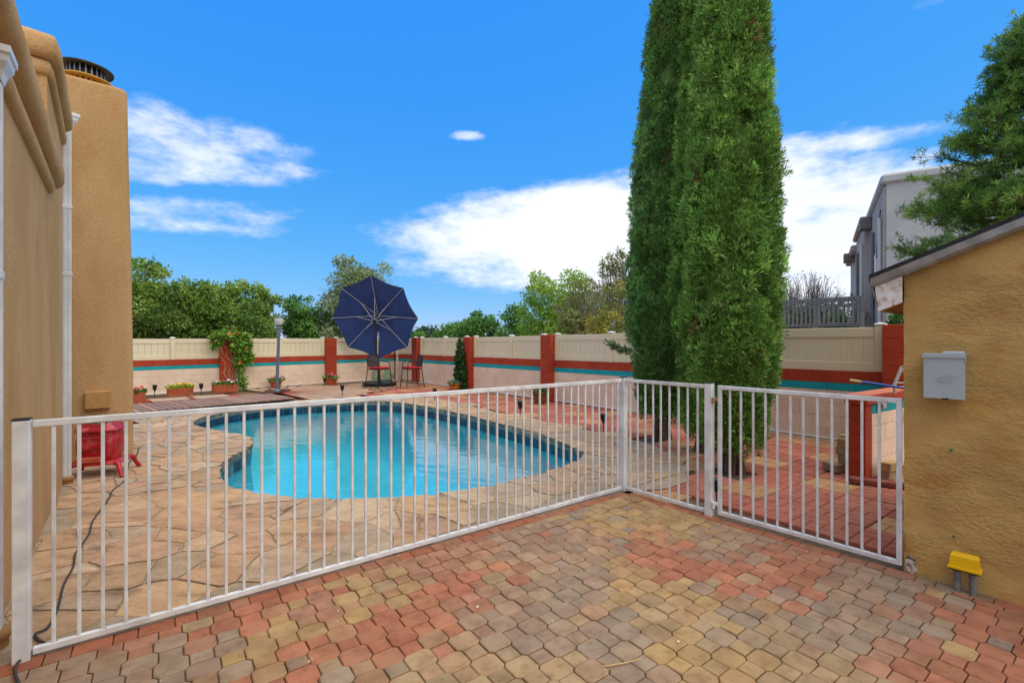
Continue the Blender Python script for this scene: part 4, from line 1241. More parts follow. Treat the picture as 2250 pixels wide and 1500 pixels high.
while a < 146:
    da = random.uniform(7.5, 11); gap = 2.4
    r1 = (2.7 if a < 98 else 2.15) + random.uniform(-0.15, 0.1)
    pts = []
    for (rr_, aa) in ((0.42, a + gap * 1.2), (r1, a + gap * 0.5), (r1 + 0.02, a + da / 2), (r1, a + da - gap * 0.5), (0.42, a + da - gap * 1.2)):
        pts.append(tuple(fan_c + Vector((math.cos(R(aa)), math.sin(R(aa)))) * rr_))
    if area(pts) < 0: pts = pts[::-1]
    MB().prism(pts, -0.04, random.uniform(0.003, 0.005), ch=0.001).build('wedge_slab', M_conc, fan)
    d_ = Vector((math.cos(R(a)), math.sin(R(a)))); n_ = Vector((-d_.y, d_.x)); js = []
    for (rr_, ww_) in ((0.38, -0.012), (r1, -0.02), (r1, 0.02), (0.38, 0.012)): js.append(tuple(fan_c + d_ * rr_ + n_ * ww_))
    if area(js) < 0: js = js[::-1]
    MB().prism(js, -0.03, 0.0065, ch=0.001).build('joint_strip', M_redstrip, fan)
    a += da

# gravel in the far corner ---------------------------------------------------
gpoly = [tuple(WC - bn * 0 + rn * 0.15), tuple(WC + rdir * 2.6 + rn * 0.1), tuple(G(880, 846).xy), tuple(G(785, 866).xy), tuple(G(735, 850).xy), tuple(WC + bdir * 4.0 + bn * 0.1)]
npb = 3500; cnt = 0; Vs = []; Fs = []; Cs = []
tet = np.array([(1, 0, -.3), (-.5, .87, -.3), (-.5, -.87, -.3), (0.1, 0.1, .7)])
xs = [p[0] for p in gpoly]; ys = [p[1] for p in gpoly]
while cnt < npb:
    p = (random.uniform(min(xs), max(xs)), random.uniform(min(ys), max(ys)))
    if not inpoly(p, gpoly): continue
    r_ = random.uniform(0.012, 0.034); a = random.uniform(0, 6.28); c, s = math.cos(a), math.sin(a)
    v = tet * r_; v = np.stack([v[:, 0] * c - v[:, 1] * s, v[:, 0] * s + v[:, 1] * c, v[:, 2]], 1) + np.array([p[0], p[1], -0.066])
    Vs.append(v); Fs.append(np.array([(0, 1, 3), (1, 2, 3), (2, 0, 3)]) + cnt * 4); Cs.append(np.tile(np.array(lin((176, 146, 116))) * random.uniform(0.6, 1.2), (4, 1))); cnt += 1
tag(link('gravel', np_mesh('gravel', np.concatenate(Vs), np.concatenate(Fs), mat('gravel_stone', (1, 1, 1), src='attr', rough=0.95), np.concatenate(Cs))), 'tan gravel scattered over the far corner bed', 'gravel', kind='stuff')

# ------------------------------------------------------------------ umbrella
ub = G(836, 843).xy; UY = 17.85
ut = thing('patio_umbrella', 'navy blue octagonal parasol tilted on its side in the far corner', 'umbrella', (*ub, 0))
M_navy = mat('navy_canvas', lin((52, 72, 120)), lin((46, 66, 112)), rough=0.85, scale=3, transl=0.15)
hub = P(824, 699, UY)
ax = Vector((0.02, 0.93, 0.30)).normalized(); ex = Vector((1, 0, 0)); ex = (ex - ax * ex.dot(ax)).normalized(); ez = ax.cross(ex) * -1
if ez.z < 0: ez = -ez
RU = 1.64; rim_c = hub; apex = hub + ax * 0.42
def rimp(a, f=1.0, back=0.0):
    e = ex * math.cos(R(a)) + ez * math.sin(R(a))
    return apex + (rim_c + e * RU - apex) * f + ax * back
cv = MB(); rows_u = 7; seg = 6
for q in range(8):
    a0 = 90 + q * 45; grid = []
    for i in range(rows_u + 1):
        f = 0.30 + 0.70 * i / rows_u; row = []
        for j in range(seg + 1):
            t = j / seg; p = rimp(a0, f).lerp(rimp(a0 + 45, f), t)
            sag = math.sin(math.pi * t)
            p = p + (apex - p) * 0.045 * sag * f * (1 if i == rows_u else 0.6) + ax * (-0.03 * sag * f)
            if q in (3, 4):
                edge = (t if q == 3 else 1 - t)
                p = p + ax * (-0.10 * edge ** 3 * f) + Vector((0.03 * math.sin(9 * t + 3 * f), 0, 0)) * edge
            row.append(p)
        grid.append(row)
    w = seg + 1
    cv.add([p for r_ in grid for p in r_], [(i * w + j, i * w + j + 1, (i + 1) * w + j + 1, (i + 1) * w + j) for i in range(rows_u) for j in range(seg)], smooth=True)
cv.build('canopy', M_navy, ut, world=True)
vt = MB()
pts = [rimp(90 + q * 45, 0.38, 0.035) for q in range(8)]
vt.add(pts + [apex + ax * 0.05], [(q, (q + 1) % 8, 8) for q in range(8)])
vt.build('vent_cap', M_navy, ut, world=True)
M_rib = mat('silver_rib', lin((186, 182, 186)), rough=0.4, metal=0.1)
runner = hub - ax * 0.10 - ez * 0.09
for q in range(8):
    a0 = 90 + q * 45
    rb = MB().tube([apex - ax * 0.03, rimp(a0, 0.998) - ax * 0.03], 0.011, n=6).build('rib', M_black if q == 4 else M_rib, ut, world=True)
    MB().tube([runner, rimp(a0, 0.46) - ax * 0.045], 0.011, n=6).build('strut', M_black if q == 4 else M_rib, rb, world=True)
MB().tube([apex + ax * 0.05, apex - ax * 0.16], 0.055, n=12).build('hub', M_dark, ut, world=True)
MB().tube([runner + ax * 0.05, runner - ax * 0.06], 0.06, n=12).build('runner', M_dark, ut, world=True)
pz0 = Vector((ub.x, ub.y - 0.12, 0.02))
MB().tube([pz0, pz0.lerp(runner, 0.55) + Vector((0.01, -0.12, 0)), runner - ax * 0.03], [0.034, 0.032, 0.030], n=12).build('pole', M_black, ut, world=True)
mq = pz0.lerp(runner, 0.66) + Vector((0.0, -0.12, 0))
MB().box(mq, (0.09, 0.09, 0.12), b=0.01).tube([mq, mq + Vector((-0.09, -0.04, -0.02))], 0.012, n=8).build('crank', M_dark, ut, world=True)
for q in range(4):
    a0 = q * 90 + 20; pts = [(0.05, a0 + 45)] + [(0.62, a0 + 3 + 84 * k / 6) for k in range(7)]
    poly = [tuple(Vector((ub.x, ub.y - 0.1)) + Vector((math.cos(R(b)), math.sin(R(b)))) * r_) for r_, b in pts]
    MB().prism(poly, -0.05, 0.07, ch=0.02).build('base_weight', M_dark, ut, world=True)

# ------------------------------------------------------------------ bar chairs
M_wick = mat('dark_wicker', lin((74, 66, 64)), lin((56, 50, 50)), rough=0.8, scale=60, bump=0.5, bscale=90, bdist=0.01)
M_cush = mat('red_cushion', lin((190, 28, 46)), lin((176, 22, 40)), rough=0.85, scale=6)


def bar_chair(label, loc, rz):
    t = thing('bar_chair', label, 'chair', loc, rz, 'bar chairs beside the parasol')   # front is local -y
    W, D, SH = 0.27, 0.25, 0.66
    for sx in (-1, 1):
        MB().tube([(sx * (W + 0.06), -D - 0.05, 0), (sx * W, -D, SH), (sx * (W + 0.01), -D + 0.02, SH + 0.18), (sx * (W + 0.01), -D + 0.10, SH + 0.24), (sx * (W - 0.01), D - 0.03, SH + 0.25)], 0.015, n=8).build('front_leg', M_black, t)
        MB().tube([(sx * (W + 0.05), D + 0.09, 0), (sx * W, D, SH), (sx * (W - 0.02), D + 0.05, SH + 0.30)], 0.015, n=8).build('back_leg', M_black, t)
        MB().tube([(sx * (W + 0.035), -D - 0.03, 0.24), (sx * (W + 0.035), D + 0.055, 0.24)], 0.010, n=6).build('stretcher', M_black, t)
    MB().tube([(-W - 0.035, -D - 0.03, 0.28), (W + 0.035, -D - 0.03, 0.28)], 0.012, n=6).build('foot_rail', M_black, t)
    MB().box((0, 0, SH - 0.012), (2 * W, 2 * D, 0.025), b=0.006).build('seat', M_black, t)
    MB().box((0, -0.01, SH + 0.035), (2 * W - 0.03, 2 * D - 0.03, 0.065), b=0.018).build('cushion', M_cush, t)
    mb = MB(); nx, nz = 10, 7; th = 0.018
    def bp2(u, w_, o_):
        x = (u * 2 - 1); half = W * (0.98 if w_ < 0.75 else 0.98 * math.sqrt(max(0.05, 1 - ((w_ - 0.75) / 0.28) ** 2 * 0.8)))
        return (x * half, D + 0.01 + 0.06 * w_ + 0.04 * (1 - x * x) + o_, SH + 0.06 + 0.40 * w_)
    for o_, fl in ((-th / 2, False), (th / 2, True)):
        g = [bp2(a / nx, b / nz, o_) for b in range(nz + 1) for a in range(nx + 1)]
        fs = [(b * (nx + 1) + a, b * (nx + 1) + a + 1, (b + 1) * (nx + 1) + a + 1, (b + 1) * (nx + 1) + a) for b in range(nz) for a in range(nx)]
        mb.add(g, [f[::-1] for f in fs] if fl else fs, smooth=True)
    bk_ = mb.build('backrest', M_wick, t)
    rim = [bp2(0, b / nz, 0) for b in range(nz + 1)] + [bp2(a / nx, 1, 0) for a in range(1, nx + 1)] + [bp2(1, b / nz, 0) for b in range(nz - 1, -1, -1)]
    MB().tube(rim, 0.013, n=6).build('back_rim', M_black, bk_)
    return t


q = G(834, 852).xy
bar_chair('dark wicker bar chair with red cushion at left, in front of parasol pole', (q.x - 0.02, q.y, 0.0), math.atan2(0.45, -0.55) + math.pi - math.pi / 2 + math.pi)
q = G(905, 851).xy
bar_chair('dark wicker bar chair with red cushion at right, beside the red corner pillar', (q.x, q.y, 0.0), 0.0)
for o in [o for o in COL.objects if o.name.startswith('bar_chair')]:
    o.rotation_euler[2] = R(58) if o['label'].find('left') > 0 else R(-58)

# corner clutter: green utility pedestals, cable drop
for px, lab in ((828, 'pale green utility pedestal left of the parasol pole'), (851, 'pale green utility pedestal right of the parasol pole')):
    q = G(px, 836).xy
    t = thing('utility_pedestal', lab, 'pedestal', (*q, 0), group='utility pedestals by the corner')
    Mg = mat('pale_green_metal', lin((150, 176, 140)), lin((140, 164, 130)), rough=0.6, scale=4)
    vv = []
    for (w, z) in ((0.13, -0.02), (0.13, 0.08), (0.10, 0.34), (0.08, 0.50), (0.065, 0.52)):
        for a, b in ((-1, -1), (1, -1), (1, 1), (-1, 1)): vv.append((a * w, b * w, z))
    MB().add(vv, [(i * 4 + j, i * 4 + (j + 1) % 4, (i + 1) * 4 + (j + 1) % 4, (i + 1) * 4 + j) for i in range(4) for j in range(4)] + [(16, 17, 18, 19)]).build('shell', Mg, t)
    MB().box((0, -0.117, 0.22), (0.13, 0.012, 0.18), M=Matrix.Rotation(R(-9), 4, 'X'), b=0.004).build('access_panel', Mg, t)
q = WC + rn * 0.1 + bn * 0.06
cdp = thing('cable_drop', 'black cable hanging down the corner of the painted walls', 'cable', (q.x, q.y, 0))
MB().tube([(q.x, q.y, 0), (q.x, q.y, 1.30)], 0.022, n=8).build('riser', M_dark, cdp, world=True)
MB().tube([(q.x + 0.02, q.y - 0.02, 1.28), (q.x - 0.30, q.y - 0.15, 1.0), (q.x - 0.38, q.y - 0.2, 0.6), (q.x - 0.2, q.y - 0.15, 0.3), (q.x - 0.02, q.y - 0.03, 0.06)], 0.014, n=6).build('loop', M_dark, cdp, world=True)

# ------------------------------------------------------------------ lamp post
q = G(608, 860).xy
lp = thing('lamp_post', 'grey lamp post with clear globe beside the boardwalk', 'lamp post', (*q, 0))
M_lamp = mat('grey_post_paint', lin((100, 116, 128)), lin((92, 106, 118)), rough=0.5, scale=3)
lean = Vector((0.075, 0, 0))
MB().tube([(0, 0, -0.02), Vector((0, 0, 2.04)) + lean], [0.052, 0.045], n=14).build('shaft', M_lamp, lp)
MB().lathe([(0.13, 0.0), (0.13, 0.03), (0.09, 0.06), (0.065, 0.09)], 16).build('base', M_lamp, lp)
T_ = Matrix.Translation(lean + Vector((0, 0, 2.04)))
MB().lathe([(0.066, -0.03), (0.066, 0.02), (0.035, 0.03), (0.035, 0.06), (0.075, 0.075), (0.08, 0.09)], 16, M=T_).build('collar', M_lamp, lp)
mg = bpy.data.materials.new('clear_globe'); mg.use_nodes = True
b_ = mg.node_tree.nodes['Principled BSDF']; b_.inputs['Base Color'].default_value = (0.9, 0.93, 0.95, 1); b_.inputs['Roughness'].default_value = 0.12; b_.inputs['Alpha'].default_value = 0.38
MB().lathe([(0.075, 0.09), (0.115, 0.13), (0.13, 0.20), (0.12, 0.27), (0.095, 0.31)], 20, M=T_).build('globe', mg, lp)
MB().lathe([(0.11, 0.305), (0.105, 0.325), (0.05, 0.36), (0.03, 0.37), (0.022, 0.40), (0.026, 0.42), (0.0, 0.47)], 16, M=T_).build('finial', M_lamp, lp)
# dark stones round its foot
tagroup = 'dark stones round the lamp post'
for k in range(9):
    an = R(k * 40 + random.uniform(-8, 8)); rr_ = random.uniform(0.26, 0.36)
    mb = MB(); mb.lathe([(0.02, 0.0), (random.uniform(.09, .13), 0.015), (random.uniform(.07, .1), 0.045), (0.01, 0.06)], 7, sy=random.uniform(0.6, 0.9), smooth=False)
    o = mb.build('edging_stone', mat('dark_red_stone', lin((96, 62, 54)), lin((70, 50, 46)), rough=0.9, scale=12)); o.location = (q.x + math.cos(an) * rr_, q.y + math.sin(an) * rr_, 0.004); o.rotation_euler = (0, 0, random.uniform(0, 6))
    tag(o, 'dark reddish stone in the ring round the lamp post foot', 'stone', tagroup)

# ------------------------------------------------------------------ solar torch lights
M_lens = mat('smoked_lens', lin((70, 66, 62)), rough=0.25)


def torch(px, py, label, k=1.0):
    q = G(px, py).xy
    t = thing('solar_torch', label, 'garden light', (*q, 0), random.uniform(0, 3), 'solar torch lights'); t.scale = (k, k, k)
    MB().tube([(0, 0, -0.03), (0, 0, 0.19)], [0.006, 0.011], n=8).build('stake', M_dark, t)
    MB().lathe([(0.012, 0.17), (0.03, 0.20), (0.05, 0.27), (0.052, 0.33)], 10, smooth=False).build('cage', M_dark, t)
    for a in range(6):
        an = a * math.pi / 3
        MB().tube([(0.032 * math.cos(an), 0.032 * math.sin(an), 0.20), (0.053 * math.cos(an + .5), 0.053 * math.sin(an + .5), 0.27), (0.055 * math.cos(an + 1), 0.055 * math.sin(an + 1), 0.33)], 0.004, n=5).build('cage_rib', M_dark, t)
    MB().lathe([(0.056, 0.325), (0.06, 0.34), (0.056, 0.355), (0.0, 0.36)], 12).build('solar_cap', M_lens, t)


torch(340, 872, 'black solar torch left of the yellow flower box', 1.0)
torch(442, 868, 'black solar torch between the two flower boxes')
torch(713, 850, 'black solar torch beside the pot at the wide red pillar', 0.9)
torch(752, 872, 'black solar torch at the edge of the fan paving, before the parasol', 1.0)
torch(955, 882, 'black solar torch at the pool edge below the right bar chair', 1.0)
torch(1143, 917, 'black solar torch at the flagstone edge near the pink flower pot', 1.0)
torch(1326, 950, 'black solar torch at the flagstone edge left of the corner post', 0.95)
torch(1574, 1108, 'black solar torch behind the gate hinge post', 0.72)

# ------------------------------------------------------------------ planters with flowers
def flowers(t, n_f, ext, z0, hgt, palette, green, dens=60, leaf=0.05):
    pts = np.stack([rng.uniform(-ext[0], ext[0], dens), rng.uniform(-ext[1], ext[1], dens), np.full(dens, z0)], 1)
    V, F, C = blades(pts, np.tile([0, 0, 1.0], (dens, 1)), 4, (leaf, leaf * 2 + hgt * 0.4), (0.16, 0.26), 0.55, np.tile(np.array(green), (dens, 1)), cj=0.35)
    o = link('leaves', np_mesh('leaves', V, F, M_leaf, C), t)
    for k in range(n_f):
        x, y = random.uniform(-ext[0], ext[0]) * 1.1, random.uniform(-ext[1], ext[1]) * 1.1
        z = z0 + hgt * random.uniform(0.45, 1.0); r_ = random.uniform(0.028, 0.045)
        mb = MB(); mb.add([(0, 0, 0)] + [(math.cos(a * math.pi / 5) * (r_ if a % 2 == 0 else r_ * 0.62), math.sin(a * math.pi / 5) * (r_ if a % 2 == 0 else r_ * 0.62), 0.012) for a in range(10)], [(0, 1 + a, 1 + (a + 1) % 10) for a in range(10)])
        c = random.choice(palette)
        me = mesh_of('bloom', mb, mat('bloom_%d_%d_%d' % c, lin(c), rough=0.6))
        o = link('bloom', me, t, loc=(x, y, z)); o.rotation_euler = (random.uniform(0.3, 1.2), random.uniform(-.6, .6), random.uniform(-.8, .8))


GRN = lin((86, 132, 52)); GRN2 = lin((70, 110, 48)); YGR = lin((150, 172, 60))


def box_planter(px, py, rz, L, D, Hh, label, pal, green, n_f=16):
    q = G(px, py).xy
    t = thing('flower_box', label, 'planter', (*q, 0), rz, 'terracotta flower boxes along the back wall')
    w = 0.018; mb = MB()
    mb.box((0, -D / 2 + w / 2, Hh / 2), (L, w, Hh), b=0.003).box((0, D / 2 - w / 2, Hh / 2), (L, w, Hh), b=0.003)
    mb.box((-L / 2 + w / 2, 0, Hh / 2), (w, D - 2 * w, Hh)).box((L / 2 - w / 2, 0, Hh / 2), (w, D - 2 * w, Hh))
    mb.build('box', M_terra, t)
    MB().box((0, 0, Hh * 0.45), (L - 2 * w, D - 2 * w, Hh * 0.8)).build('soil', M_soil, t)
    flowers(t, n_f, (L * 0.48, D * 0.4), Hh * 0.85, 0.17, pal, green, dens=int(150 * L))


def pot_planter(px, py, r0, r1, Hh, label, pal, green, n_f=14, m_=None, hgt=0.18, dens=55):
    q = G(px, py).xy
    t = thing('flower_pot', label, 'planter', (*q, 0), 0, 'flower pots around the yard')
    MB().lathe([(r0, 0), (r0 * 1.05, 0.01), ((r0 + r1) / 2 * 1.06, Hh * 0.5), (r1, Hh * 0.86), (r1 * 1.1, Hh * 0.87), (r1 * 1.1, Hh), (r1 * 0.98, Hh), (r1 * 0.95, Hh * 0.9), (0.0, Hh * 0.9)], 20).build('pot', m_ or M_terra, t)
    flowers(t, n_f, (r1 * 0.95, r1 * 0.95), Hh * 0.88, hgt, pal, green, dens=dens)


ab_ = math.atan2(bdir.y, bdir.x) + math.pi
PINK = [(224, 70, 110), (232, 120, 150), (150, 80, 170), (214, 50, 70)]
box_planter(300, 886, ab_, 0.34, 0.30, 0.30, 'terracotta flower box with red blooms at the chimney edge', [(214, 40, 36), (226, 60, 44), (150, 80, 150)], GRN)
box_planter(396, 868, ab_, 0.62, 0.26, 0.22, 'terracotta flower box with yellow blooms on the pale pads', [(236, 196, 40), (226, 170, 40), (196, 90, 70)], YGR, 20)
box_planter(494, 861, ab_, 0.66, 0.28, 0.25, 'terracotta flower box with pink and yellow blooms below the vine', [(236, 170, 190), (230, 200, 210), (236, 190, 60), (150, 100, 170)], GRN, 26)
pot_planter(606, 852, 0.13, 0.19, 0.26, 'terracotta pot of pink flowers behind the lamp post', PINK, GRN)
pot_planter(728, 846, 0.14, 0.20, 0.28, 'terracotta pot of pink flowers against the wide red pillar', PINK, GRN, 16)
pot_planter(1000, 856, 0.17, 0.21, 0.22, 'orange glazed pot of pale leaves beside the climbing shrub', [(226, 226, 216)], lin((120, 150, 110)), 3, mat('orange_glaze', lin((196, 120, 50)), lin((176, 100, 40)), rough=0.35, scale=9), hgt=0.16, dens=90)
pot_planter(1187, 885, 0.14, 0.20, 0.30, 'brown glazed pot of magenta flowers against the nearest slim red pillar', [(214, 40, 96), (224, 70, 120), (196, 30, 80)], GRN, 22, mat('brown_glaze', lin((150, 92, 50)), lin((120, 72, 44)), rough=0.35, scale=9))


# ------------------------------------------------------------------ trees
def skeleton(t, base, fork, tips, r0, m_=M_bark, n=8):
    mb = MB(); base = Vector(base); fork = Vector(fork)
    mb.tube([base, base.lerp(fork, 0.5) + Vector((random.gauss(0, .05), random.gauss(0, .05), 0)), fork], [r0, r0 * 0.8, r0 * 0.66], n=n)
    for tip in tips:
        tip = Vector(tip); mid = fork.lerp(tip, 0.5) + Vector((random.gauss(0, .1), random.gauss(0, .1), random.uniform(0.0, 0.25)))
        mb.tube([fork + (base - fork) * random.uniform(0, 0.18), mid, tip], [r0 * 0.45, r0 * 0.26, r0 * 0.08], n=6)
    return mb.build('trunk', m_, t, world=True)


def leafy_tree(px, top_py, Y, rx, label, cols, n_leaf, leaf=0.11, bottom=0.8, lumps=22, ry=None, name='leafy_tree', group='trees beyond the walls', lump=0.36, sprigs=8, twiggy=0, cat='tree', tw=0.5):
    X = (px - 1125.0) / FPX * Y; top = 1.6 + (750 - top_py) / FPX * Y; ry = ry or rx
    t = thing(name, label, cat, (X, Y, -0.07), group=group)
    cz = (top + bottom) / 2; hz = (top - bottom) / 2
    cen = []; rad = []
    for k in range(lumps):
        v = unit(rng.normal(0, 1, 3)); f = rng.uniform(0.35, 0.80)
        cen.append((X + v[0] * rx * f, Y + v[1] * ry * f, cz + v[2] * hz * f)); rad.append(rng.uniform(0.7, 1.15) * lump * min(rx, hz))
    for k in range(sprigs):
        a = rng.uniform(0, 2 * math.pi); f = rng.uniform(0.2, 0.85)
        cen.append((X + math.cos(a) * rx * f, Y + math.sin(a) * ry * f, cz + hz * (math.sqrt(max(0, 1 - f * f)) * 0.92 + rng.uniform(0, 0.10)))); rad.append(rng.uniform(0.35, 0.6) * lump * min(rx, hz))
    cen = np.array(cen); rad = np.array(rad)
    w = rad ** 2; idx = rng.choice(len(cen), n_leaf, p=w / w.sum())
    v = unit(rng.normal(0, 1, (n_leaf, 3))); rr_ = rng.uniform(0.45, 1.0, (n_leaf, 1)) ** 0.5
    rr_ *= rng.normal(1.0, 0.10, (n_leaf, 1))
    Pn = cen[idx] + v * rr_ * rad[idx][:, None] * np.array([1.1, 1.1, 0.85])
    D = unit(v + rng.normal(0, 0.6, (n_leaf, 3)) + np.array([0, 0, -0.1]))
    lc = np.array(cols); pick = lc[rng.integers(0, len(lc), len(cen))]
    c = pick[idx] * rng.uniform(0.75, 1.2, (n_leaf, 1))
    V, F, C = blades(Pn, D, 2, (leaf * 0.7, leaf * 1.3), (0.22, 0.34), 0.5, c, fold=0.06, jit=leaf * 0.5)
    V -= np.array([X, Y, -0.07])
    link('crown', np_mesh('crown', V, F, M_leaf, C), t)
    skeleton(t, (X, Y, -0.07), (X, Y, bottom + hz * 0.4), [tuple(c_) for c_ in cen[:12]], 0.05 * rx + 0.05, M_twig if twiggy else M_bark)
    if twiggy:
        mb = MB()
        for k in range(twiggy):
            a = rng.uniform(0, 2 * math.pi); f = rng.uniform(0.3, 1.0)
            tip = Vector((math.cos(a) * rx * f, math.sin(a) * ry * f, cz + hz * math.sqrt(max(0, 1 - f * f * 0.9)) * rng.uniform(0.5, 1.1) + 0.07))
            st = Vector((tip.x * 0.35, tip.y * 0.35, bottom + (tip.z - bottom) * tw)); md = st.lerp(tip, 0.55) + Vector(rng.normal(0, 0.12, 3))
            mb.tube([st, md, tip], [0.022, 0.013, 0.005], n=4, cap=False)
            for j in range(3):
                b0 = md.lerp(tip, rng.uniform(0, 0.8)); mb.tube([b0, b0 + Vector(rng.normal(0, 0.2, 3)) + (tip - md) * 0.35], [0.009, 0.003], n=3, cap=False)
        mb.build('twigs', M_twig, t)
    return t


LG = [lin(c) for c in ((136, 166, 70), (114, 148, 62), (160, 184, 92), (98, 130, 56))]
LG2 = [lin(c) for c in ((92, 138, 60), (78, 124, 54), (112, 158, 72))]
LGY = [lin(c) for c in ((148, 184, 66), (130, 172, 58), (168, 198, 84))]
LGG = [lin(c) for c in ((150, 166, 116), (130, 148, 102), (166, 176, 128), (112, 130, 86))]
LDK = [lin(c) for c in ((84, 110, 58), (72, 98, 52))]
LYO = [lin(c) for c in ((174, 164, 78), (152, 150, 70), (130, 134, 66))]
leafy_tree(296, 568, 17.5, 1.25, 'tall leafy tree rising beside the chimney edge', LG, 6500, 0.13, 0.9)
leafy_tree(372, 622, 18.0, 1.35, 'dense green shrub tree second from the chimney', LG, 7500, 0.13, 0.6)
leafy_tree(452, 628, 18.6, 1.35, 'dense broad shrub tree behind the flowering vine', LG, 7500, 0.13, 0.6)
leafy_tree(532, 624, 19.2, 1.15, 'dense shrub tree left of the lamp post', LG, 6500, 0.13, 0.6)
leafy_tree(582, 632, 19.8, 0.62, 'narrow leafy tree with sparse top just left of the lamp', LG, 2200, 0.12, 0.8, lumps=12)
leafy_tree(418, 655, 23.0, 2.6, 'wide dark tree behind the row of shrub trees', LDK, 6000, 0.16, 0.6)
leafy_tree(664, 658, 24, 1.25, 'round deep green tree right of the lamp post', LG2, 5500, 0.14, 0.6)
leafy_tree(722, 690, 25, 1.3, 'low dull green shrub left of the parasol', LGG[:2] + LDK, 4500, 0.14, 0.4, twiggy=30)
leafy_tree(792, 568, 27, 2.35, 'tall grey green tree with airy crown behind the parasol', LGG, 9500, 0.15, 1.0, lumps=30, lump=0.27, twiggy=40)
leafy_tree(942, 722, 60, 2.7, 'far dark domed tree just right of the parasol', LDK, 2500, 0.3, 0.5)
leafy_tree(905, 730, 55, 2.2, 'small far green tree at the parasol right tip', LG2, 2000, 0.3, 0.5)
leafy_tree(1003, 714, 48, 2.4, 'low far green tree left of the feathery tree', LG2, 3000, 0.26, 0.5)
leafy_tree(1050, 690, 40, 2.2, 'feathery mid green tree above the middle of the wall', LG2, 5000, 0.22, 0.5)
leafy_tree(1128, 676, 33, 1.3, 'slim deep green tree left of the bright tree', LG2, 3000, 0.18, 0.5)
leafy_tree(1222, 600, 26, 2.35, 'bright yellow green tree above the wall left of the cypresses', LGY, 9500, 0.15, 0.6, lumps=26)
leafy_tree(1296, 612, 22, 1.9, 'thinly leafed tree with grey branches left of the cypresses', [lin((146, 156, 84)), lin((124, 142, 70)), lin((160, 156, 100))], 5200, 0.11, 0.6, lumps=30, lump=0.24, twiggy=75, tw=0.25)
leafy_tree(1352, 552, 23, 0.95, 'tall sparse yellowish tree next to the left cypress', LYO, 2600, 0.12, 1.0, lumps=22, lump=0.30, twiggy=60)
leafy_tree(1332, 690, 18.2, 0.95, 'low olive yellow shrub over the wall by the left cypress', LYO, 3500, 0.11, 0.6)
leafy_tree(1765, 596, 21, 1.6, 'almost bare grey tree behind the deck railing', [lin((110, 112, 104))], 500, 0.09, 1.2, lumps=24, lump=0.2, twiggy=190, tw=0.15)
leafy_tree(1850, 648, 20, 1.0, 'small bare grey shrub tree near the grey building', [lin((96, 102, 84))], 500, 0.09, 1.2, lumps=16, lump=0.22, twiggy=90, tw=0.2)
leafy_tree(1790, 672, 18.5, 1.5, 'dark tangled shrub seen through the deck railing', LDK, 2600, 0.10, 1.5, lumps=20, lump=0.3, twiggy=60)
leafy_tree(1972, 690, 8.6, 0.16, 'small green shrub peeking over the wall end', LG2, 500, 0.06, 1.4, lumps=8)


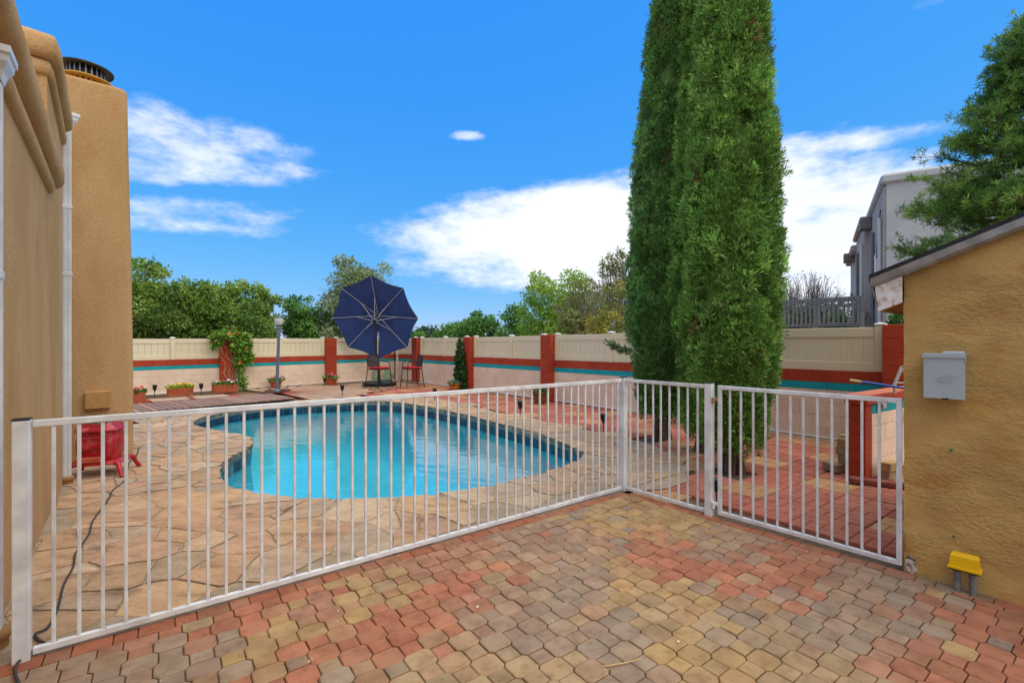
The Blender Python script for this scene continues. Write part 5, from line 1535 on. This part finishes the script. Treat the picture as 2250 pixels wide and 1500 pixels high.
def cypress(p, H, Rm, label, seed, n_t, z0, cols, wob=0.0):
    t = thing('cypress_tree', label, 'cypress', (p.x, p.y, -0.03), group='columnar cypress trees')
    def rad(h):
        f = (h - z0) / (H - z0)
        return Rm * (min(1.0, 0.55 + 2.6 * f) if f < 0.2 else 1.0) * (1 - 1.35 * max(0, f - 0.36) ** 1.25) * (1 - (max(0, f - 0.8) / 0.2) ** 2 * 0.9)
    ncl = n_t // 14
    hs_ = z0 + (H - z0) * rng.uniform(0, 1, ncl) ** 1.08; an = rng.uniform(0, 2 * math.pi, ncl)
    cl = np.array(cols); Pn = []; D = []; c = []
    for i in range(ncl):
        h, a = hs_[i], an[i]
        nz1 = mnoise.noise(Vector((math.cos(a) * 2.6 + seed, math.sin(a) * 2.6, h * 1.1))); nz2 = mnoise.noise(Vector((math.cos(a) * 6 + seed, math.sin(a) * 6, h * 3.4 + 7)))
        r_ = max(0.03, rad(h)) * (1 + 0.15 * nz1 + 0.12 * nz2) * rng.uniform(0.80, 1.04)
        o = np.array((math.cos(a), math.sin(a), 0.0)); cc = o * (r_ - 0.03) + np.array((0, 0, h))
        k = int(rng.integers(10, 19)); v = unit(rng.normal(0, 1, (k, 3)) + o * 0.9 + np.array((0, 0, 0.35)))
        sz = rng.uniform(0.05, 0.12)
        Pn.append(cc + v * sz * np.array((0.9, 0.9, 2.1))); D.append(unit(v * 0.8 + o * 0.3 + np.array((0, 0, 0.85)))); 
        col = cl[rng.integers(0, len(cl))] * rng.choice((0.7, 0.9, 1.1, 1.45))
        if rng.uniform() < 0.012: col = np.array(lin((146, 118, 78)))
        c.append(np.tile(col, (k, 1)))
    Pn = np.concatenate(Pn); D = np.concatenate(D); c = np.concatenate(c)
    Pn[:, 0] += wob * (Pn[:, 2] / H) ** 1.3
    V, F, C = blades(Pn, D, 10, (0.03, 0.075), (0.085, 0.15), 0.55, c, fold=0.05, jit=0.016, cj=0.28)
    crown = link('crown', np_mesh('crown', V, F, M_cyp, C), t)
    # inner mass
    na, nh = 40, 70; vv = []; cc = []
    for b in range(nh + 1):
        h = z0 - 0.02 + (H - z0) * 0.99 * b / nh
        for a in range(na):
            aa = 2 * math.pi * a / na; nz1 = mnoise.noise(Vector((math.cos(aa) * 2.6 + seed, math.sin(aa) * 2.6, h * 1.1))); nz2 = mnoise.noise(Vector((math.cos(aa) * 6 + seed, math.sin(aa) * 6, h * 3.4 + 7)))
            r_ = max(0.01, rad(h)) * 0.75 * (1 + 0.13 * nz1 + 0.12 * nz2); vv.append((math.cos(aa) * r_, math.sin(aa) * r_, h + 0.03 * mnoise.noise(Vector((aa * 5, h * 5, 0)))))
    fs = np.array([(b * na + a, b * na + (a + 1) % na, (b + 1) * na + (a + 1) % na, (b + 1) * na + a) for b in range(nh) for a in range(na)])
    vv = np.array(vv); vv[:, 0] += wob * (np.maximum(vv[:, 2], 0) / H) ** 1.3; base_c = np.array(cols[0]) * 0.9
    link('inner_foliage', np_mesh('inner_foliage', vv, fs, M_cyp, np.tile(base_c, (len(vv), 1)) * rng.uniform(0.8, 1.15, (len(vv), 1))), t)
    mb = MB(); k = random.uniform(-.05, .05)
    for q in range(4):
        a = q * 1.6 + seed; mb.tube([(0.10 * math.cos(a), 0.10 * math.sin(a), -0.03), (0.06 * math.cos(a + .3), 0.06 * math.sin(a + .3), z0 * 0.7), (0.05 * math.cos(a), 0.05 * math.sin(a), z0 + 1.2)], [0.075, 0.06, 0.04], n=8)
    mb.build('trunk', M_bark, t)
    return t


CY = [lin(c) for c in ((124, 164, 76), (108, 150, 70), (144, 182, 90))]
CY2 = [lin(c) for c in ((112, 152, 78), (96, 138, 72), (130, 168, 94))]
t1_, t2_, t3_ = TREES_XY
cypress(t1_, 9.2, 0.56, 'left cypress of the three, deep green column behind the corner post', 1.3, 30000, 0.46, CY2, wob=0.28)
cypress(t2_ + Vector((0.0, 0.0)), 8.6, 0.40, 'narrow middle cypress squeezed between two wider cypresses', 4.1, 18000, 0.30, CY)
cypress(t3_, 8.0, 0.505, 'right cypress of the three, nearest and brightest, behind the gate', 8.7, 36000, 0.40, CY)
# stray juniper-like side shoot on the left cypress
cy1 = [o for o in COL.objects if o.name == 'cypress_tree'][0]
pts = np.array([[-0.58 - 0.34 * k / 26 * 1.0, -0.25 - 0.05 * k / 26, 1.47 + 0.13 * (k / 26) ** 1.5] for k in range(27)]) + rng.normal(0, 0.02, (27, 3))
V, F, C = blades(pts, np.tile([-1.0, 0, 0.15], (27, 1)), 12, (0.05, 0.1), (0.12, 0.2), 0.5, np.tile(np.array(lin((128, 148, 104))), (27, 1)))
link('side_shoot', np_mesh('side_shoot', V, F, M_cyp, C), cy1)


def pine(px, py_top, Y, label):
    X = (px - 1125.0) / FPX * Y; H = 1.6 + (750 - py_top) / FPX * Y
    t = thing('pine_tree', label, 'pine', (X, Y, -0.07))
    mb = MB(); mb.tube([(0, 0, 0), (0.05, 0, H * 0.5), (0, 0.05, H)], [0.22, 0.15, 0.03], n=10); mb.build('trunk', M_bark, t)
    br = MB(); Pn = []; D = []
    for k in range(330):
        z = H * random.uniform(0.34, 0.985); a = random.uniform(0, 2 * math.pi)
        f = (H - z) / (H * 0.78); L = (0.3 + 2.9 * f) * random.uniform(0.6, 1.05)
        d = Vector((math.cos(a), math.sin(a), 0)); st = Vector((0, 0, z)); tip = st + d * L + Vector((0, 0, L * random.uniform(-0.02, 0.38)))
        md = st.lerp(tip, 0.5) + Vector((0, 0, -0.10 * L))
        br.tube([st, md, tip], [0.03, 0.018, 0.006], n=5, cap=False)
        for j in range(int(5 + 11 * L)):
            u = random.uniform(0.25, 1.0) ** 0.6; b0 = (st.lerp(md, u * 2) if u < 0.5 else md.lerp(tip, u * 2 - 1))
            sd_ = Vector((random.gauss(0, .7), random.gauss(0, .7), random.uniform(-.15, .9))) + d * 0.5; sl = random.uniform(0.12, 0.40)
            e = b0 + sd_.normalized() * sl
            if random.random() < 0.5: br.tube([b0, e], [0.008, 0.004], n=3, cap=False)
            for q in range(2):
                Pn.append(b0.lerp(e, 0.7 + 0.35 * q)); D.append((sd_.normalized() + Vector((0, 0, 0.5))).normalized())
    br.build('branches', M_bark, t)
    Pn = np.array([tuple(p) for p in Pn]); D = np.array([tuple(p) for p in D])
    cl = np.array([lin(c) for c in ((120, 158, 66), (100, 140, 62), (144, 176, 76), (86, 124, 58))])
    c = cl[rng.integers(0, 4, len(Pn))]
    V, F, C = blades(Pn, D, 20, (0.06, 0.14), (0.05, 0.085), 1.0, c, jit=0.022, cj=0.28)
    link('needles', np_mesh('needles', V, F, M_leaf, C), t)


pine(2300, 25, 9.0, 'big pine tree with open branches behind the shed roof')


# ------------------------------------------------------------------ vines on the red pillars
def vine(px, wall_o, wall_d, wall_n, label, shape, cols, n_leaf, leaf, flowers_=None, droop=0.4):
    s = on_line(px, wall_o, wall_d); q = wall_o + wall_d * s + wall_n * 0.17
    t = thing('climbing_vine', label, 'vine', (q.x, q.y, 0))
    X = Vector((wall_d.x, wall_d.y, 0)); X = X if X.x > 0 else -X
    Nn = Vector((wall_n.x, wall_n.y, 0)); Pn = []; D = []
    for k in range(n_leaf):
        (cx, cz, rx, rz_, th) = random.choices(shape, weights=[s_[2] * s_[3] for s_ in shape])[0]
        a = random.uniform(0, 6.28); r_ = math.sqrt(random.random())
        p = X * (cx + math.cos(a) * r_ * rx) + Vector((0, 0, cz + math.sin(a) * r_ * rz_)) + Nn * (random.uniform(0, th) * (1 - 0.5 * r_))
        Pn.append(p); D.append(Nn * 0.5 + X * random.gauss(0, .6) + Vector((0, 0, -droop + random.gauss(0, .4))))
    cl = np.array(cols); c = cl[rng.integers(0, len(cl), n_leaf)]
    V, F, C = blades(np.array([tuple(p) for p in Pn]), unit(np.array([tuple(p) for p in D])), 3, (leaf * .7, leaf * 1.3), (0.2, 0.32), 0.5, c, fold=0.05)
    link('leaves', np_mesh('leaves', V, F, M_leaf, C), t)
    mb = MB()
    for k in range(5):
        x0 = shape[0][0] * 0.3 + random.uniform(-.12, .12); pts = [X * (x0 + 0.05 * j * random.uniform(-1, 1)) + Vector((0, 0, j * shape[0][1] / 6)) + Nn * 0.02 for j in range(7)]
        mb.tube(pts, 0.007, n=5)
    mb.build('stems', mat('dry_stem', lin((190, 160, 110)), rough=0.9), t)
    if flowers_:
        for k in range(14):
            p = random.choice(Pn) + Nn * 0.06
            o = MB().lathe([(0.008, 0), (0.014, 0.04), (0.035, 0.07)], 6).build('bloom', mat('orange_petal', lin((232, 92, 36)), rough=0.6), t)
            o.location = p; o.rotation_euler = (random.uniform(-1, 1), random.uniform(-1, 1), 0)
    return t


vine(500, WC, bdir, bn, 'trumpet vine with orange blooms hanging over the red pillar by the flower box',
     [(0.0, 1.80, 0.60, 0.14, 0.25), (-0.42, 1.62, 0.16, 0.26, 0.2), (0.32, 1.50, 0.32, 0.34, 0.3), (0.55, 1.12, 0.14, 0.26, 0.2), (0.26, 1.0, 0.13, 0.32, 0.2), (0.30, 0.60, 0.11, 0.36, 0.2), (0.38, 0.22, 0.08, 0.22, 0.15)],
     [lin((118, 164, 58)), lin((98, 146, 50)), lin((146, 182, 72)), lin((132, 152, 58))], 620, 0.13, True)
vine(1026, WC, rdir, rn, 'dark green climbing shrub on the slim red pillar with orange pot',
     [(-0.02, 0.45, 0.30, 0.50, 0.25), (-0.06, 0.95, 0.26, 0.28, 0.22), (-0.05, 1.22, 0.16, 0.28, 0.16), (-0.08, 1.50, 0.10, 0.2, 0.1), (0.0, 0.15, 0.30, 0.2, 0.25)], [lin((60, 98, 46)), lin((50, 86, 42)), lin((80, 116, 58))], 1500, 0.09, None, droop=0.1)

# ------------------------------------------------------------------ neighbouring grey building and deck
nb0 = P(1946, 750, 16.0).xy; nd = Vector((0.65, 1.0)).normalized(); nf = Vector((nd.y, -nd.x))
nb = thing('grey_building', 'grey stucco two storey building with parapet behind the shed', 'building', (*nb0, 0))
M_gst = mat('grey_stucco_light', lin((192, 192, 190)), lin((182, 182, 180)), rough=0.95, scale=1.2, bump=0.3, bscale=30)
M_gst2 = mat('grey_stucco_brown', lin((182, 174, 166)), lin((168, 160, 154)), rough=0.95, scale=1.0, bump=0.3, bscale=30)
def npnt(s, dep, z): q_ = nb0 + nd * s + nf * dep; return Vector((q_.x, q_.y, z))
def slab_(name, s0, s1, d0, d1, z0, z1, m_, par=nb, b=0.0):
    ps_ = [npnt(s0, d0, 0), npnt(s1, d0, 0), npnt(s1, d1, 0), npnt(s0, d1, 0)]
    c = (ps_[0] + ps_[2]) / 2
    mb_ = MB().box((c.x, c.y, (z0 + z1) / 2), (abs(s1 - s0), abs(d1 - d0), z1 - z0), rz=math.atan2(nd.y, nd.x), b=b)
    return mb_.build(name, m_, par, world=True)
slab_('wall', 0.0, 6.0, 0.02, 9.0, 0, 6.9, M_gst)
slab_('side_wall', 0.05, 5.2, -0.05, 0.018, 0, 6.85, M_gst2)
slab_('parapet', -0.10, 6.1, -0.14, 9.1, 6.9, 7.25, M_gst, b=0.08)
slab_('side_wall', 5.2, 16.0, -0.25, 3.0, 0, 6.75, M_gst2)
slab_('parapet', 5.1, 10.2, -0.42, 3.1, 6.75, 7.0, M_gst2, b=0.06)
slab_('parapet', 10.21, 16.1, -0.50, 3.1, 6.3, 6.65, M_gst2, b=0.06)
slab_('scupper', 4.3, 4.9, -0.45, -0.05, 6.3, 6.8, mat('grey_metal_dark', lin((110, 106, 102)), rough=0.6), b=0.02)
slab_('scupper', 11.6, 12.4, -0.75, -0.25, 6.0, 6.45, MATS['grey_metal_dark'], b=0.02)
for (s0, s1, z0, z1) in ((1.9, 2.7, 3.6, 4.9), (3.6, 4.3, 2.9, 4.2)):
    wdw = slab_('window', s0, s1, -0.10, -0.052, z0, z1, mat('white_frame', lin((226, 228, 230)), rough=0.5))
    slab_('pane', s0 + 0.08, s1 - 0.08, -0.115, -0.101, z0 + 0.08, z1 - 0.08, mat('window_glass', lin((120, 140, 160)), rough=0.08, spec=0.6), par=wdw)
for s_, m_ in ((0.5, mat('pale_pipe', lin((214, 208, 198)), rough=0.6)), (3.1, mat('grey_conduit', lin((120, 116, 112)), rough=0.6)), (5.6, MATS['pale_pipe']), (8.2, MATS['grey_conduit'])):
    dd_ = -0.12 if s_ < 5.2 else -0.33
    a_ = npnt(s_, dd_, 0.0); b2 = npnt(s_, dd_, 5.9); MB().tube([a_, b2], 0.06, n=8).build('drain_pipe', m_, nb, world=True)
a_ = npnt(0.6, -0.09, 6.2); b2 = npnt(4.8, -0.09, 2.4); MB().tube([a_, npnt(1.6, -0.09, 5.2), npnt(3.0, -0.09, 3.0), b2], 0.018, n=5).build('cable', M_dark, nb, world=True)
slab_('roof_edge', 0.0, 6.0, 9.0, 9.05, 6.7, 6.9, M_gst)

rl0 = P(1700, 750, 13.2).xy; rl1 = P(1893, 750, 11.6).xy
M_rail = mat('grey_deck_paint', lin((136, 138, 138)), lin((122, 124, 125)), rough=0.8, scale=6)
rg = thing('deck_railing', 'grey wooden deck railing above the vinyl fence near the grey building', 'railing', (rl1.x, rl1.y, 0))
rv = (rl1 - rl0); rL = rv.length; rv = rv / rL; rst = rl0 - rv * 0.6; rL += 0.6
art = math.atan2(rv.y, rv.x); zt_, zb_ = 2.72, 1.98
mm_ = rst + rv * rL / 2
for (za, zb2, th) in ((zt_ - 0.12, zt_, 0.045), (zt_ - 0.26, zt_ - 0.18, 0.04), (zb_, zb_ + 0.10, 0.04)):
    MB().box((mm_.x, mm_.y, (za + zb2) / 2), (rL, th, zb2 - za), rz=art).build('rail', M_rail, rg, world=True)
rn2 = Vector((rv.y, -rv.x)); rn2 = rn2 if rn2.y < 0 else -rn2
nbl = int(rL / 0.105)
blm = mesh_of('baluster', MB().box((0, 0, 0), (0.036, 0.036, zt_ - zb_ - 0.02), b=0.003), M_rail)
for k in range(nbl):
    q = rst + rv * (k + 0.5) * rL / nbl + rn2 * 0.042
    link('baluster', blm, rg, loc=(q.x - rl1.x, q.y - rl1.y, (zt_ + zb_) / 2 + 0.008), rz=art)
for s in (0.02, rL * 0.62, rL):
    q = rst + rv * s - rn2 * 0.02
    MB().box((q.x, q.y, (zt_ - 0.02) / 2), (0.09, 0.09, zt_ - 0.02), rz=art).build('post', M_rail, rg, world=True)
q = mm_ - rn2 * 0.9
MB().box((q.x, q.y, 1.86), (rL, 1.7, 0.12), rz=art).build('deck_floor', M_rail, rg, world=True)

# ------------------------------------------------------------------ red stove planter by the chimney
sq = G(222, 1042).xy
st_ = thing('stove_planter', 'red cast iron stove used as planter in front of the chimney', 'stove', (*sq, 0), math.atan2(cdv.y, cdv.x) - 0.35)
M_stove = mat('red_enamel', lin((186, 28, 36)), lin((160, 22, 30)), rough=0.35, scale=7, spec=0.5, c3=lin((206, 90, 92)), scale3=9)
def loft(mb_, rings, mi=0, smooth=True, nseg=28, e=3.2):
    vv_ = []
    for (hx, hy, z) in rings:
        for j in range(nseg):
            an = 2 * math.pi * j / nseg; c, s = math.cos(an), math.sin(an)
            vv_.append((math.copysign(abs(c) ** (2 / e), c) * hx, math.copysign(abs(s) ** (2 / e), s) * hy, z))
    mb_.add(vv_, [(i * nseg + j, i * nseg + (j + 1) % nseg, (i + 1) * nseg + (j + 1) % nseg, (i + 1) * nseg + j) for i in range(len(rings) - 1) for j in range(nseg)], mi, smooth)
    mb_.add(vv_[-nseg:], [tuple(range(nseg))]); mb_.add(vv_[:nseg], [tuple(range(nseg))[::-1]])
    return mb_
loft(MB(), [(0.17, 0.15, 0.19), (0.205, 0.18, 0.27), (0.215, 0.19, 0.38), (0.205, 0.18, 0.47), (0.19, 0.165, 0.54)]).build('body', M_stove, st_)
loft(MB(), [(0.225, 0.20, 0.54), (0.23, 0.205, 0.555), (0.205, 0.18, 0.575), (0.18, 0.16, 0.62), (0.175, 0.155, 0.635)]).build('rim', M_stove, st_)
loft(MB(), [(0.26, 0.23, 0.155), (0.27, 0.24, 0.17), (0.255, 0.225, 0.185), (0.19, 0.17, 0.195)]).build('hearth_plate', M_stove, st_)
for sx in (-1, 1):
    for sy_ in (-1, 1):
        MB().tube([(sx * 0.19, sy_ * 0.16, 0.17), (sx * 0.25, sy_ * 0.21, 0.15), (sx * 0.27, sy_ * 0.23, 0.08), (sx * 0.30, sy_ * 0.26, 0.012)], [0.03, 0.028, 0.022, 0.026], n=8).build('leg', M_stove, st_)
dpan = MB().box((0, -0.196, 0.40), (0.24, 0.018, 0.16), b=0.008).build('fire_door', M_stove, st_)
MB().tube([(-0.09, -0.208, 0.46), (-0.06, -0.212, 0.472), (0.06, -0.212, 0.472), (0.09, -0.208, 0.46), (0.09, -0.208, 0.35), (-0.09, -0.208, 0.35), (-0.09, -0.208, 0.46)], 0.006, n=6).build('moulding', M_stove, dpan)
for z in (0.45, 0.35): MB().tube([(0.128, -0.2, z - 0.025), (0.128, -0.2, z + 0.025)], 0.013, n=8).build('hinge', M_stove, dpan)
MB().box((-0.02, -0.205, 0.222), (0.22, 0.07, 0.062), b=0.008).build('ash_ledge', mat('faded_red_brick', lin((196, 92, 66)), lin((180, 82, 58)), rough=0.8, scale=9), st_)
pts = np.stack([rng.uniform(-.15, .15, 40), rng.uniform(-.13, .13, 40), np.full(40, 0.62)], 1)
V, F, C = blades(pts, np.tile([0, 0, 1.0], (40, 1)), 5, (0.04, 0.10), (0.2, 0.3), 0.8, np.tile(np.array(lin((130, 160, 110))), (40, 1)))
link('plant', np_mesh('plant', V, F, M_leaf, C), st_)

# ------------------------------------------------------------------ black cable over the flagstones, litter
cpts = [(305, 985), (300, 1003), (284, 1018), (279, 1040), (272, 1060), (248, 1080), (240, 1098), (222, 1122), (203, 1150), (196, 1176), (177, 1205), (165, 1222), (161, 1250), (140, 1290), (126, 1345), (104, 1385), (78, 1398), (85, 1412), (100, 1424)]
cpts2 = [(62, 1444), (40, 1462), (33, 1480), (42, 1510), (70, 1560)]
cb = thing('garden_cable', 'black cable snaking over the flagstones past the fence post', 'cable', tuple(G(161, 1250)))
def smooth_open(pts, z):
    pts = [G(a, b) + Vector((0, 0, z)) for a, b in pts]; out = []
    for i in range(len(pts) - 1):
        p0, p1, p2, p3 = pts[max(0, i - 1)], pts[i], pts[i + 1], pts[min(len(pts) - 1, i + 2)]
        for t in (0, .25, .5, .75): out.append(0.5 * ((2 * p1) + (p2 - p0) * t + (2 * p0 - 5 * p1 + 4 * p2 - p3) * t * t + (3 * p1 - p0 - 3 * p2 + p3) * t ** 3))
    return out + [pts[-1]]
MB().tube(smooth_open(cpts + cpts2, 0.018), 0.0065, n=8).build('cord', mat('dark_grey_rubber', lin((66, 62, 64)), rough=0.6), cb, world=True)
tw0 = G(1322, 1467); tw1 = G(1410, 1452)
tag(MB().tube([tw0 + Vector((0, 0, 0.008)), tw0.lerp(tw1, 0.5) + Vector((0.0, -0.006, 0.010)), tw1 + Vector((0, 0, 0.014))], [0.0022, 0.003, 0.0015], n=6).build('dry_twig', mat('straw', lin((206, 172, 110)), rough=0.9)), 'dry straw twig lying on the patio pavers', 'twig')
Pn = []; 
for k in range(160):
    p = Vector((random.uniform(-2.5, 3.0), random.uniform(2.2, 5.0)))
    if inpoly(p, patio_poly): Pn.append((p.x, p.y, 0.006))
Pn = np.array(Pn)
V, F, C = blades(Pn, unit(rng.normal(0, 1, Pn.shape) * np.array([1, 1, 0.1])), 1, (0.006, 0.02), (0.2, 0.4), 0.05, np.tile(np.array(lin((210, 196, 170))), (len(Pn), 1)), cj=0.5, jit=0.0)
tag(link('leaf_litter', np_mesh('leaf_litter', V, F, M_leaf, C)), 'specks of dry leaf litter over the patio', 'litter', kind='stuff')
